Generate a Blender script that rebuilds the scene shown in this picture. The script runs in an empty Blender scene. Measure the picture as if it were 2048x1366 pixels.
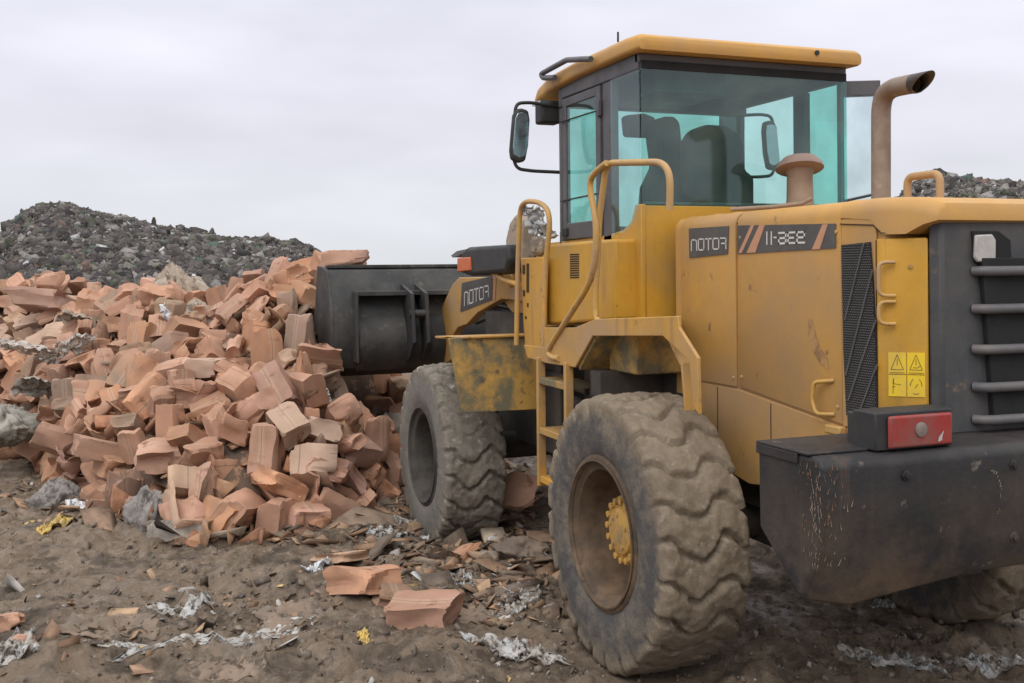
import bpy, bmesh, math, random
import numpy as np
from mathutils import Vector, Matrix, noise as mnoise
random.seed(7); RNG = np.random.default_rng(7)
C = bpy.context.scene.collection
SC = bpy.context.scene

# ---------------------------------------------------------------- camera
FPX = 2101.68; CYP = 555.8
CAM = np.array([-4.518, 3.325, 1.879]); YAW, PIT, ROL = -.367, -.008, -.010
FW = np.array([math.cos(YAW)*math.cos(PIT), math.sin(YAW)*math.cos(PIT), math.sin(PIT)])
_r = np.cross(FW, [0, 0, 1]); _r /= np.linalg.norm(_r); _u = np.cross(_r, FW)
RT = math.cos(ROL)*_r + math.sin(ROL)*_u; UPV = -math.sin(ROL)*_r + math.cos(ROL)*_u
cd = bpy.data.cameras.new('camera'); cam = bpy.data.objects.new('camera', cd); C.objects.link(cam)
cd.sensor_width = 36; cd.lens = FPX/2048*36; cd.shift_y = -(683-CYP)/2048; cd.clip_end = 3000; cd.clip_start = .05
M = Matrix(((RT[0], UPV[0], -FW[0], CAM[0]), (RT[1], UPV[1], -FW[1], CAM[1]), (RT[2], UPV[2], -FW[2], CAM[2]), (0, 0, 0, 1)))
cam.matrix_world = M
SC.camera = cam

def U(u, v, ax, val):
    """point of the plane ax=val seen from the survey position (used to take real sizes off the photo)"""
    r = FW + RT*(u-1024)/FPX - UPV*(v-CYP)/FPX
    i = 'xyz'.index(ax); t = (val-CAM[i])/r[i]
    return Vector(CAM + t*r)
def UD(u, v, D):
    return Vector(CAM + D*(FW + RT*(u-1024)/FPX - UPV*(v-CYP)/FPX))

# ---------------------------------------------------------------- world and sun (overcast)
SC.view_settings.view_transform = 'Standard'; SC.view_settings.look = 'None'
SC.cycles.transparent_max_bounces = 32; SC.cycles.max_bounces = 12
SC.view_settings.exposure = 0.0; SC.view_settings.gamma = 1
w = bpy.data.worlds.new('World'); SC.world = w; w.use_nodes = True
nt = w.node_tree; nt.nodes.clear()
def N(nt, t, **k):
    n = nt.nodes.new(t)
    for a, b in k.items(): setattr(n, a, b)
    return n
out = N(nt, 'ShaderNodeOutputWorld'); bg = N(nt, 'ShaderNodeBackground')
sky = N(nt, 'ShaderNodeTexSky', sky_type='NISHITA', sun_disc=False, sun_elevation=math.radians(48), sun_rotation=math.radians(250))
sk = N(nt, 'ShaderNodeVectorMath', operation='SCALE'); sk.inputs['Scale'].default_value = 1.0
tc = N(nt, 'ShaderNodeTexCoord'); sep = N(nt, 'ShaderNodeSeparateXYZ')
nt.links.new(tc.outputs['Generated'], sep.inputs[0])
ramp = N(nt, 'ShaderNodeValToRGB')          # overcast: paler veil low down, brighter towards the zenith
el = ramp.color_ramp.elements
el[0].position = 0.0; el[0].color = (5.35, 5.5, 5.85, 1)
el[1].position = 1.0; el[1].color = (13.5, 13.4, 13.6, 1)
for p_, c_ in ((.05, (5.8, 5.9, 6.35, 1)), (.13, (6.7, 6.6, 7.3, 1)), (.25, (7.3, 7.3, 8.1, 1)), (.5, (10.5, 10.5, 10.8, 1))):
    e = el.new(p_); e.color = c_
nt.links.new(sep.outputs['Z'], ramp.inputs[0])
mp = N(nt, 'ShaderNodeMapping'); mp.inputs['Scale'].default_value = (2.2, 2.2, 7)
nt.links.new(tc.outputs['Generated'], mp.inputs[0])
nz = N(nt, 'ShaderNodeTexNoise'); nz.inputs['Scale'].default_value = 1.3; nz.inputs['Detail'].default_value = 4; nz.inputs['Roughness'].default_value = .45
nt.links.new(mp.outputs[0], nz.inputs[0])
mr = N(nt, 'ShaderNodeMapRange'); mr.inputs[1].default_value = .3; mr.inputs[2].default_value = .7; mr.inputs[3].default_value = .83; mr.inputs[4].default_value = 1.12
nt.links.new(nz.outputs['Fac'], mr.inputs[0])
cs = N(nt, 'ShaderNodeVectorMath', operation='SCALE'); nt.links.new(ramp.outputs[0], cs.inputs[0]); nt.links.new(mr.outputs[0], cs.inputs['Scale'])
mx = N(nt, 'ShaderNodeMix', data_type='RGBA'); mx.inputs[0].default_value = .94
nt.links.new(sky.outputs[0], sk.inputs[0]); nt.links.new(sk.outputs[0], mx.inputs[6]); nt.links.new(cs.outputs[0], mx.inputs[7])
nt.links.new(mx.outputs[2], bg.inputs[0]); bg.inputs[1].default_value = .13
nt.links.new(bg.outputs[0], out.inputs[0])
sd = bpy.data.lights.new('sun', 'SUN'); sun = bpy.data.objects.new('sun', sd); C.objects.link(sun)
sd.energy = 1.1; sd.angle = math.radians(35); sd.color = (1, .97, .93)
_d = Vector((.62, -.48, -.95))              # light travels forward-right and down (sun behind the viewer's left shoulder)
sun.rotation_euler = _d.to_track_quat('-Z', 'Y').to_euler()

# ---------------------------------------------------------------- materials
def mat(name, base, rough=.75, metal=0, dirt=None,  dfac=(.45, .65), dscale=2.2, d2=None, d2fac=(.6, .68), d2scale=9, bump=.0, bscale=40, spec=.4, rand=0, zdirt=None, coord='Object', var=.12, streak=None):
    """base paint + large dirt patches + small stains + bump, all in 3-D noise"""
    m = bpy.data.materials.new(name); m.use_nodes = True; t = m.node_tree; b = t.nodes['Principled BSDF']
    b.inputs['Roughness'].default_value = rough; b.inputs['Metallic'].default_value = metal; b.inputs['Specular IOR Level'].default_value = spec
    tc = N(t, 'ShaderNodeTexCoord'); L = t.links
    vec = tc.outputs[coord]
    def noise(sc, det=5, ro=.6, off=0):
        n = N(t, 'ShaderNodeTexNoise'); n.inputs['Scale'].default_value = sc; n.inputs['Detail'].default_value = det; n.inputs['Roughness'].default_value = ro
        mp = N(t, 'ShaderNodeMapping'); mp.inputs['Location'].default_value = (off, off*1.7, -off); L.new(vec, mp.inputs[0]); L.new(mp.outputs[0], n.inputs[0]); return n.outputs['Fac']
    def rng(f, a, b_, c=0, d=1):
        r = N(t, 'ShaderNodeMapRange'); L.new(f, r.inputs[0]); r.inputs[1].default_value = a; r.inputs[2].default_value = b_; r.inputs[3].default_value = c; r.inputs[4].default_value = d; return r.outputs[0]
    def mix(f, a, b_):
        x = N(t, 'ShaderNodeMix', data_type='RGBA'); 
        if hasattr(f, 'is_linked'): L.new(f, x.inputs[0])
        else: x.inputs[0].default_value = f
        for i, q in ((6, a), (7, b_)):
            if hasattr(q, 'is_linked'): L.new(q, x.inputs[i])
            else: x.inputs[i].default_value = (*q, 1)
        return x.outputs[2]
    col = mix(rng(noise(bscale*.3, 6, .7, 3), .3, .7), tuple(c*(1-var) for c in base), tuple(c*(1+var) for c in base))
    if rand:
        oi = N(t, 'ShaderNodeObjectInfo'); hs = N(t, 'ShaderNodeHueSaturation')
        L.new(rng(oi.outputs['Random'], 0, 1, 1-rand, 1+rand), hs.inputs['Value']); 
        mm = N(t, 'ShaderNodeMath', operation='FRACT'); m3 = N(t, 'ShaderNodeMath', operation='MULTIPLY'); m3.inputs[1].default_value = 7.13
        L.new(oi.outputs['Random'], m3.inputs[0]); L.new(m3.outputs[0], mm.inputs[0]); L.new(rng(mm.outputs[0], 0, 1, .78, 1.0), hs.inputs['Saturation'])
        L.new(rng(mm.outputs[0], 0, 1, .494, .502), hs.inputs['Hue'])
        L.new(col, hs.inputs['Color']); col = hs.outputs[0]
    if dirt: col = mix(rng(noise(dscale, 7, .62, 11), *dfac), col, dirt)
    if streak:                                 # runs of rust and dirt down the panels
        n = N(t, 'ShaderNodeTexNoise'); n.inputs['Scale'].default_value = 1; n.inputs['Detail'].default_value = 6; n.inputs['Roughness'].default_value = .6
        mp = N(t, 'ShaderNodeMapping'); mp.inputs['Scale'].default_value = (16, 16, 1.1); L.new(vec, mp.inputs[0]); L.new(mp.outputs[0], n.inputs[0])
        mu2 = N(t, 'ShaderNodeMath', operation='MULTIPLY'); L.new(rng(n.outputs['Fac'], .52, .72, 0, .75), mu2.inputs[0]); L.new(rng(noise(1.7, 4, .6, 77), .45, .6), mu2.inputs[1])
        col = mix(mu2.outputs[0], col, streak)
    if zdirt:                                  # dried mud that has splashed up from the ground
        z0, z1, zc, amt = zdirt
        g = N(t, 'ShaderNodeNewGeometry'); sp = N(t, 'ShaderNodeSeparateXYZ'); L.new(g.outputs['Position'], sp.inputs[0])
        f = rng(sp.outputs['Z'], z0, z1, 1, 0); mu = N(t, 'ShaderNodeMath', operation='MULTIPLY'); L.new(f, mu.inputs[0]); L.new(rng(noise(3.3, 7, .7, 5), .38, .62, 0, amt), mu.inputs[1])
        col = mix(mu.outputs[0], col, zc)
    if d2: col = mix(rng(noise(d2scale, 8, .7, 23), *d2fac), col, d2)
    L.new(col, b.inputs['Base Color'])
    L.new(rng(noise(6, 5, .6, 31), .3, .7, max(rough-.12, .02), min(rough+.12, 1)), b.inputs['Roughness'])
    if bump:
        bp = N(t, 'ShaderNodeBump'); bp.inputs['Strength'].default_value = bump; bp.inputs['Distance'].default_value = .01
        L.new(noise(bscale, 6, .65, 41), bp.inputs['Height']); L.new(bp.outputs[0], b.inputs['Normal'])
    return m
Y = (.60, .315, .055)
DUST = (.40, .27, .165)
MUD = (.205, .165, .125)
m_yellow = mat('yellow_paint', (.57, .30, .045), .5, 0, DUST, (.42, .75), 1.6, (.18, .10, .05), (.62, .70), 11, .12, 45, zdirt=(.5, 2.0, (.27, .19, .11), .8), var=.05, streak=(.26, .16, .08))
m_hood = mat('faded_yellow_paint', (.57, .305, .068), .55, 0, (.44, .262, .115), (.38, .66), 1.5, (.24, .14, .07), (.64, .71), 10, .10, 45, zdirt=(.7, 1.9, (.33, .23, .14), .75), var=.05, streak=(.33, .20, .10))
m_bright = mat('bright_yellow', (.56, .30, .035), .45, 0, (.40, .25, .09), (.45, .75), 2, (.22, .12, .04), (.64, .71), 13, .08, 50, var=.05, streak=(.34, .19, .06))
m_tube = mat('dusty_yellow_tube', (.53, .31, .08), .55, 0, DUST, (.4, .7), 3, (.2, .11, .06), (.62, .68), 22, .08, 80)
m_mudyel = mat('muddy_yellow_paint', (.50, .29, .07), .65, 0, (.17, .145, .085), (.42, .56), 4.0, (.10, .085, .06), (.56, .66), 9, .3, 50)
m_black = mat('black_steel', (.022, .022, .024), .6, .0, (.06, .056, .05), (.4, .7), 1.6, (.16, .13, .11), (.64, .72), 9, .12, 50)
m_bumper = mat('dark_counterweight', (.027, .026, .027), .55, 0, (.055, .047, .042), (.46, .68), 2.3, (.17, .145, .12), (.63, .72), 9, .35, 22, spec=.3, zdirt=(.74, 1.15, (.12, .085, .058), 1.0), streak=(.09, .06, .045))
m_grey = mat('grey_grille_paint', (.055, .058, .064), .55, 0, (.09, .085, .078), (.42, .66), 3, (.17, .12, .085), (.62, .70), 9, .15, 45, spec=.3, streak=(.13, .12, .11))
m_slat = mat('worn_grille_bar', (.105, .102, .108), .5, 0, (.17, .15, .135), (.4, .7), 4, None, bump=.1, bscale=60)
m_void = mat('dark_opening', (.018, .018, .018), .9)  # near-black in place of shade in openings; plain black on the header strip
m_under = mat('underbody', (.05, .045, .04), .85, 0, (.11, .09, .07), (.45, .7), 3, bump=.2)
m_bucket = mat('bucket_steel', (.035, .036, .036), .6, 0, (.075, .070, .062), (.42, .66), 2.2, (.15, .125, .10), (.60, .70), 6, .4, 18, spec=.3, zdirt=(.9, 1.5, (.085, .07, .055), 1.0), streak=(.11, .105, .10))
m_cabfr = mat('cab_frame', (.085, .083, .09), .5, 0, (.13, .12, .12), (.45, .75), 2.5, bump=.04)
m_int = mat('cab_interior', (.035, .038, .04), .7, var=.3)
m_seat = mat('seat_fabric', (.04, .043, .047), .9, bump=.2)
m_rubber = mat('tyre_tread_mud', (.225, .18, .13), .95, 0, (.15, .115, .08), (.42, .62), 3, (.33, .29, .23), (.58, .68), 12, .8, 45, spec=.15)
m_rubber_front = mat('tyre_tread_caked', (.20, .17, .13), .95, 0, (.12, .10, .075), (.42, .6), 3, (.42, .40, .36), (.52, .62), 8, .9, 45, spec=.15)
def tyremat(name, mud, mud2, side, dust, bump=.8):
    m = bpy.data.materials.new(name); m.use_nodes = True; t = m.node_tree; b = t.nodes['Principled BSDF']; L = t.links
    tc = N(t, 'ShaderNodeTexCoord'); sp = N(t, 'ShaderNodeSeparateXYZ'); L.new(tc.outputs['Object'], sp.inputs[0])
    cb = N(t, 'ShaderNodeCombineXYZ'); L.new(sp.outputs['X'], cb.inputs[0]); L.new(sp.outputs['Z'], cb.inputs[1])
    le = N(t, 'ShaderNodeVectorMath', operation='LENGTH'); L.new(cb.outputs[0], le.inputs[0])
    def noise(sc, det=6, ro=.65, off=0):
        n = N(t, 'ShaderNodeTexNoise'); n.inputs['Scale'].default_value = sc; n.inputs['Detail'].default_value = det; n.inputs['Roughness'].default_value = ro
        mp = N(t, 'ShaderNodeMapping'); mp.inputs['Location'].default_value = (off, off, off); L.new(tc.outputs['Object'], mp.inputs[0]); L.new(mp.outputs[0], n.inputs[0]); return n.outputs['Fac']
    def rng(f, a, b_, c=0, d=1):
        r = N(t, 'ShaderNodeMapRange'); L.new(f, r.inputs[0]); r.inputs[1].default_value = a; r.inputs[2].default_value = b_; r.inputs[3].default_value = c; r.inputs[4].default_value = d; return r.outputs[0]
    def mix(f, a, b_):
        x = N(t, 'ShaderNodeMix', data_type='RGBA'); L.new(f, x.inputs[0])
        for i, q in ((6, a), (7, b_)):
            if hasattr(q, 'is_linked'): L.new(q, x.inputs[i])
            else: x.inputs[i].default_value = (*q, 1)
        return x.outputs[2]
    M_ = mix(rng(noise(5, 9, .75), .38, .62), mud, mud2); M_ = mix(rng(noise(16, 8, .75, 9), .56, .66, 0, .8), M_, dust)
    S_ = mix(rng(noise(6, 8, .75, 4), .45, .70, 0, .8), side, mud)
    ad = N(t, 'ShaderNodeMath', operation='ADD'); L.new(le.outputs['Value'], ad.inputs[0]); L.new(rng(noise(9, 7, .75, 2), .3, .7, -.05, .05), ad.inputs[1])
    c = mix(rng(ad.outputs[0], .545, .600), S_, M_)
    L.new(c, b.inputs['Base Color']); b.inputs['Roughness'].default_value = .92; b.inputs['Specular IOR Level'].default_value = .15
    bp = N(t, 'ShaderNodeBump'); bp.inputs['Strength'].default_value = bump; bp.inputs['Distance'].default_value = .012; L.new(noise(42, 9, .75, 1), bp.inputs['Height'])
    L.new(bp.outputs[0], b.inputs['Normal']); return m
m_tyre = tyremat('rear_tyre', (.29, .235, .17), (.19, .15, .108), (.10, .095, .092), (.38, .33, .26))
m_tyre_front = tyremat('front_tyre', (.27, .24, .195), (.17, .148, .118), (.185, .172, .155), (.50, .47, .42), 1.0)
m_side = mat('tyre_sidewall', (.095, .09, .088), .85, 0, (.17, .145, .115), (.42, .68), 4, None, bump=.35, bscale=40, spec=.25)
m_side_front = mat('tyre_sidewall_caked', (.155, .145, .13), .9, 0, (.24, .22, .19), (.45, .68), 4, None, bump=.5, bscale=40, spec=.2)
m_rim = mat('rusty_rim', (.085, .058, .037), .75, 0, (.17, .11, .065), (.42, .6), 5, (.05, .04, .035), (.58, .68), 9, .25, 40)
m_hub = mat('wheel_hub_yellow', (.55, .32, .08), .6, 0, (.3, .2, .1), (.5, .7), 8, (.14, .09, .05), (.6, .66), 30, .4, 50)
m_rim_front = mat('shade_dark_rim', (.075, .066, .057), .85, 0, (.04, .034, .028), (.42, .6), 5, None, bump=.3)  # shade of the deep front wheel is painted into rim and hub
m_exh = mat('rusty_exhaust', (.28, .22, .175), .6, .1, (.19, .125, .09), (.42, .62), 4, (.4, .32, .26), (.6, .7), 9, .1, 50)
m_exht = mat('sooty_tip', (.10, .085, .08), .6, .3)
m_clean = mat('precleaner_tan', (.33, .24, .17), .6, 0, (.23, .16, .12), (.4, .7), 5)
m_cap = mat('precleaner_cap', (.24, .155, .13), .6, 0, (.3, .22, .18), (.4, .7), 5)
m_decal = mat('decal_grey', (.085, .08, .075), .5, var=.2)
m_white = mat('decal_white', (.62, .6, .56), .6, var=.1)
m_stripe = mat('decal_stripe', (.52, .27, .16), .6, var=.08)
m_line = mat('panel_gap', (.05, .03, .015), .9)
m_warn = mat('warning_sticker', (.80, .55, .03), .45, 0, (.62, .42, .08), (.5, .75), 6, var=.03)
m_ink = mat('sticker_ink', (.08, .06, .03), .6)
m_chrome = mat('mirror_glass', (.42, .47, .50), .12, .9, var=.1)
m_rust = mat('rust_streaks', (.27, .15, .07), .8, 0, (.45, .26, .1), (.45, .6), 15)
m_scratch = mat('bare_scratches', (.32, .25, .20), .7, 0, (.22, .11, .06), (.45, .58), 25)
m_cloth = mat('white_plastic', (.66, .67, .68), .5, 0, (.42, .40, .38), (.48, .66), 8, (.2, .17, .14), (.64, .7), 14, .2, 30)
m_hose = mat('hose_black', (.03, .03, .03), .6)

def glassmat(name, tint, glossy=(.8, .95, .95), f=.16):
    m = bpy.data.materials.new(name); m.use_nodes = True; t = m.node_tree; t.nodes.clear()
    o = N(t, 'ShaderNodeOutputMaterial'); tr = N(t, 'ShaderNodeBsdfTransparent'); gl = N(t, 'ShaderNodeBsdfGlossy'); df = N(t, 'ShaderNodeBsdfDiffuse')
    tr.inputs[0].default_value = (*tint, 1); gl.inputs[0].default_value = (*glossy, 1); gl.inputs['Roughness'].default_value = .06
    df.inputs[0].default_value = (.25, .28, .26, 1)
    a = N(t, 'ShaderNodeMixShader'); b = N(t, 'ShaderNodeMixShader'); fr = N(t, 'ShaderNodeFresnel'); fr.inputs[0].default_value = 1.5
    ad = N(t, 'ShaderNodeMath', operation='ADD'); ad.inputs[1].default_value = f*.25; t.links.new(fr.outputs[0], ad.inputs[0])
    nz = N(t, 'ShaderNodeTexNoise'); nz.inputs['Scale'].default_value = 4; nz.inputs['Detail'].default_value = 6
    tc = N(t, 'ShaderNodeTexCoord'); t.links.new(tc.outputs['Object'], nz.inputs[0])
    mr = N(t, 'ShaderNodeMapRange'); mr.inputs[1].default_value = .35; mr.inputs[2].default_value = .75; mr.inputs[3].default_value = .02; mr.inputs[4].default_value = .17
    t.links.new(nz.outputs['Fac'], mr.inputs[0])
    ge = N(t, 'ShaderNodeNewGeometry'); fm = N(t, 'ShaderNodeMath', operation='SUBTRACT'); fm.inputs[0].default_value = 1; t.links.new(ge.outputs['Backfacing'], fm.inputs[1])
    fmm = N(t, 'ShaderNodeMath', operation='MULTIPLY'); t.links.new(ad.outputs[0], fmm.inputs[0]); t.links.new(fm.outputs[0], fmm.inputs[1])
    t.links.new(fmm.outputs[0], a.inputs[0]); t.links.new(tr.outputs[0], a.inputs[1]); t.links.new(gl.outputs[0], a.inputs[2])
    t.links.new(mr.outputs[0], b.inputs[0]); t.links.new(a.outputs[0], b.inputs[1]); t.links.new(df.outputs[0], b.inputs[2])
    t.links.new(b.outputs[0], o.inputs[0]); return m
m_glass = glassmat('tinted_glass', (.715, .935, .895))
m_glass2 = glassmat('pale_glass', (.90, .98, .985))
def redlens():
    m = mat('red_lens', (.30, .035, .03), .35, 0, (.20, .09, .075), (.42, .66), 7, var=.1); return m
m_red = redlens()
m_lens = mat('dusty_lamp_lens', (.45, .43, .40), .25, 0, (.33, .29, .25), (.45, .7), 14)
m_lensd = mat('clouded_reflector', (.24, .20, .18), .4, 0, (.16, .12, .10), (.45, .7), 14)
m_orange = mat('orange_lens', (.55, .13, .04), .35)

# ---------------------------------------------------------------- mesh helpers
def link(name, me, mt, parent=None, smooth=None, bevel=0, seg=2):
    o = bpy.data.objects.new(name, me); C.objects.link(o)
    if mt is not None: me.materials.append(mt)
    if parent: o.parent = parent
    if smooth is not None:
        for p in me.polygons: p.use_smooth = True
        if smooth < 180: me.set_sharp_from_angle(angle=math.radians(smooth))
    if bevel:
        md = o.modifiers.new('bevel', 'BEVEL'); md.width = bevel; md.segments = seg; md.limit_method = 'ANGLE'; md.angle_limit = math.radians(35)
        for p in me.polygons: p.use_smooth = True
        me.set_sharp_from_angle(angle=math.radians(50))
    return o
class MB:
    def __init__(s): s.v = []; s.f = []
    def add(s, vs, fs):
        n = len(s.v); s.v += [tuple(v) for v in vs]; s.f += [tuple(i+n for i in f) for f in fs]; return s
    def box(s, a, b, rot=None, c=None):
        (x0, y0, z0), (x1, y1, z1) = a, b
        vs = [Vector(q) for q in ((x0,y0,z0),(x1,y0,z0),(x1,y1,z0),(x0,y1,z0),(x0,y0,z1),(x1,y0,z1),(x1,y1,z1),(x0,y1,z1))]
        if rot is not None:
            c = Vector(c) if c is not None else sum(vs, Vector())/8
            vs = [rot @ (v-c)+c for v in vs]
        return s.add(vs, [(0,3,2,1),(4,5,6,7),(0,1,5,4),(1,2,6,5),(2,3,7,6),(3,0,4,7)])
    def prism(s, pts, off):
        """closed outline (any number of coplanar points) pushed along off"""
        n = len(pts); pts = [Vector(p) for p in pts]; off = Vector(off)
        return s.add(pts+[p+off for p in pts], [tuple(range(n-1, -1, -1)), tuple(range(n, 2*n))]+[(i, (i+1) % n, n+(i+1) % n, n+i) for i in range(n)])
    def tube(s, pts, r, n=10, cap=True, round_=0):
        pts = [Vector(p) for p in pts]
        if round_:
            q = [pts[0]]
            for i in range(1, len(pts)-1):
                a, b, c = pts[i-1], pts[i], pts[i+1]
                d1 = min(round_, (a-b).length*.48); d2 = min(round_, (c-b).length*.48)
                p1 = b+(a-b).normalized()*d1; p2 = b+(c-b).normalized()*d2
                for k in range(6):
                    t = k/5; q.append(p1*(1-t)**2+b*2*t*(1-t)+p2*t*t)
            q.append(pts[-1]); pts = q
        rs = r if hasattr(r, '__len__') else [r]*len(pts)
        ring = []; up = Vector((0, 0, 1)); prev = None
        for i, p in enumerate(pts):
            t = (pts[min(i+1, len(pts)-1)]-pts[max(i-1, 0)]).normalized()
            if prev is None:
                a = t.cross(up) if abs(t.dot(up)) < .95 else t.cross(Vector((1, 0, 0)))
            else: a = prev-t*prev.dot(t)
            a.normalize(); prev = a; b = t.cross(a)
            ring.append([p+(a*math.cos(2*math.pi*k/n)+b*math.sin(2*math.pi*k/n))*rs[i] for k in range(n)])
        vs = [v for rg in ring for v in rg]; fs = []
        for i in range(len(ring)-1):
            for k in range(n): fs.append((i*n+k, i*n+(k+1) % n, (i+1)*n+(k+1) % n, (i+1)*n+k))
        if cap: fs += [tuple(range(n-1, -1, -1)), tuple(range((len(ring)-1)*n, len(ring)*n))]
        return s.add(vs, fs)
    def lathe(s, prof, axis, c, n=40):
        """prof: (offset along axis, radius)"""
        c = Vector(c); A = {'x': (Vector((1,0,0)), Vector((0,1,0)), Vector((0,0,1))), 'y': (Vector((0,1,0)), Vector((0,0,1)), Vector((1,0,0))), 'z': (Vector((0,0,1)), Vector((1,0,0)), Vector((0,1,0)))}[axis]
        vs = []; fs = []
        for a, r in prof:
            for k in range(n):
                t = 2*math.pi*k/n; vs.append(c+A[0]*a+(A[1]*math.cos(t)+A[2]*math.sin(t))*r)
        for i in range(len(prof)-1):
            for k in range(n): fs.append((i*n+k, i*n+(k+1) % n, (i+1)*n+(k+1) % n, (i+1)*n+k))
        return s.add(vs, fs)
    def mesh(s, name):
        me = bpy.data.meshes.new(name); me.from_pydata(s.v, [], s.f); me.update()
        bm = bmesh.new(); bm.from_mesh(me); bmesh.ops.recalc_face_normals(bm, faces=bm.faces); bm.to_mesh(me); bm.free(); return me
    def build(s, name, mt, parent=None, smooth=None, bevel=0, seg=2): return link(name, s.mesh(name), mt, parent, smooth, bevel, seg)
def O(px, ax, val): return [U(u, v, ax, val) for u, v in px]
def tag(o, label=None, cat=None, group=None, kind=None):
    if label: o['label'] = label
    if cat: o['category'] = cat
    if group: o['group'] = group
    if kind: o['kind'] = kind
    return o

def vnoise(x, y, seed=0):
    xi = np.floor(x).astype(np.int64); yi = np.floor(y).astype(np.int64); fx = x-xi; fy = y-yi
    fx = fx*fx*(3-2*fx); fy = fy*fy*(3-2*fy)
    def h(a, b):
        n = (a*374761393+b*668265263+seed*1442695041) & 0xffffffff
        n = ((n ^ (n >> 13))*1274126177) & 0xffffffff
        return ((n ^ (n >> 16)) & 0xffff)/65535.
    return (h(xi, yi)*(1-fx)+h(xi+1, yi)*fx)*(1-fy)+(h(xi, yi+1)*(1-fx)+h(xi+1, yi+1)*fx)*fy
def fbm(x, y, oct=5, seed=0, gain=.5):
    s = 0; a = 1; t = 0
    for o in range(oct):
        s = s+a*(vnoise(x*2**o+o*17.3, y*2**o-o*9.1, seed+o)-.5); t += a; a *= gain
    return s/t*2

# ---------------------------------------------------------------- ground
RH = np.array([math.cos(YAW), math.sin(YAW)]); RS = np.array([math.sin(YAW), -math.cos(YAW)])   # away / to the right
def sd_to_xy(s, D): return CAM[0]+D*RH[0]+s*RS[0], CAM[1]+D*RH[1]+s*RS[1]
def xy_to_sd(x, y):
    dx = x-CAM[0]; dy = y-CAM[1]; return dx*RS[0]+dy*RS[1], dx*RH[0]+dy*RH[1]
def ground_z(x, y, fine=True):
    x = np.asarray(x, float); y = np.asarray(y, float)
    g = .075*fbm(x*.55, y*.55, 3, 5)+.055*fbm(x*1.7, y*1.7, 4, 9)
    if fine:
        r = 1-np.abs(fbm(x*3.1+y*.8, y*3.1-x*.8, 4, 21)); g = g+.055*(r-.75)
        g = g+.034*fbm(x*11, y*13, 4, 31, .62)
        c = fbm(x*6, y*6, 4, 77); g = g+.045*np.clip(c-.15, 0, 1)
        rough_ = np.clip(fbm(x*1.1+9, y*1.1, 3, 66)*1.6+.75, .25, 1.3)
        f2 = fbm(x*27, y*31, 4, 131, .7); g = g+rough_*(.016*f2+.030*np.clip(f2-.12, 0, 1)-.022*np.clip(-f2-.2, 0, 1))
    if fine:
        g = g+.035*fbm(x*1.3+4, y*5.5, 4, 51)                     # churned streaks along the driving direction
        c2 = fbm(x*2.3+1, y*2.3, 3, 91); g = g+.05*np.clip(c2-.05, 0, .5)*(.5+fbm(x*10, y*14, 4, 93))
    # wheel tracks behind the machine and hollows under the wheels
    for wy in (.95, -.95):
        tr = np.exp(-((y-wy)/.26)**2)*np.clip((-x+.2)/.6, 0, 1)
        g = g-.07*tr+.022*tr*np.sin(x*22+np.sin(y*9)*.8)
        g = g+.05*np.exp(-((np.abs(y-wy)-.36)/.1)**2)*np.clip((-x+.2)/.6, 0, 1)
    g = g+(-.03-g)*np.exp(-(((x)/.4)**2+((y-.95)/.4)**2)**2)
    g = g+(-.10-g)*np.exp(-(((x-2.87)/.45)**2+((y-.98)/.4)**2)**2)
    far = np.clip((np.hypot(x, y)-14)/30, 0, 1)
    return g*(1-far)
def axis_vals(lo, hi, step, far):
    c = list(np.arange(lo, hi, step)); a = []; b = []
    q = step; x = lo
    while x > -far: q *= 1.35; x -= q; a.append(x)
    q = step; x = hi
    while x < far: q *= 1.35; x += q; b.append(x)
    return np.array(a[::-1]+c+b)
sv = axis_vals(-4.6, 3.4, .021, 900); dv = axis_vals(3.6, 10.5, .021, 900)
S_, D_ = np.meshgrid(sv, dv); gx, gy = sd_to_xy(S_, D_); gz = ground_z(gx, gy)
def gridmesh(name, X, Yy, Z):
    n, m = X.shape; me = bpy.data.meshes.new(name)
    v = np.stack([X.ravel(), Yy.ravel(), Z.ravel()], 1)
    i = (np.arange(n-1)[:, None]*m+np.arange(m-1)[None, :]).ravel()
    f = np.stack([i, i+1, i+m+1, i+m], 1)
    me.vertices.add(len(v)); me.vertices.foreach_set('co', v.ravel())
    me.loops.add(f.size); me.polygons.add(len(f)); me.polygons.foreach_set('loop_start', np.arange(0, f.size, 4)); me.loops.foreach_set('vertex_index', f.ravel())
    me.update(calc_edges=True); me.polygons.foreach_set('use_smooth', np.ones(len(f), bool)); return me
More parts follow.
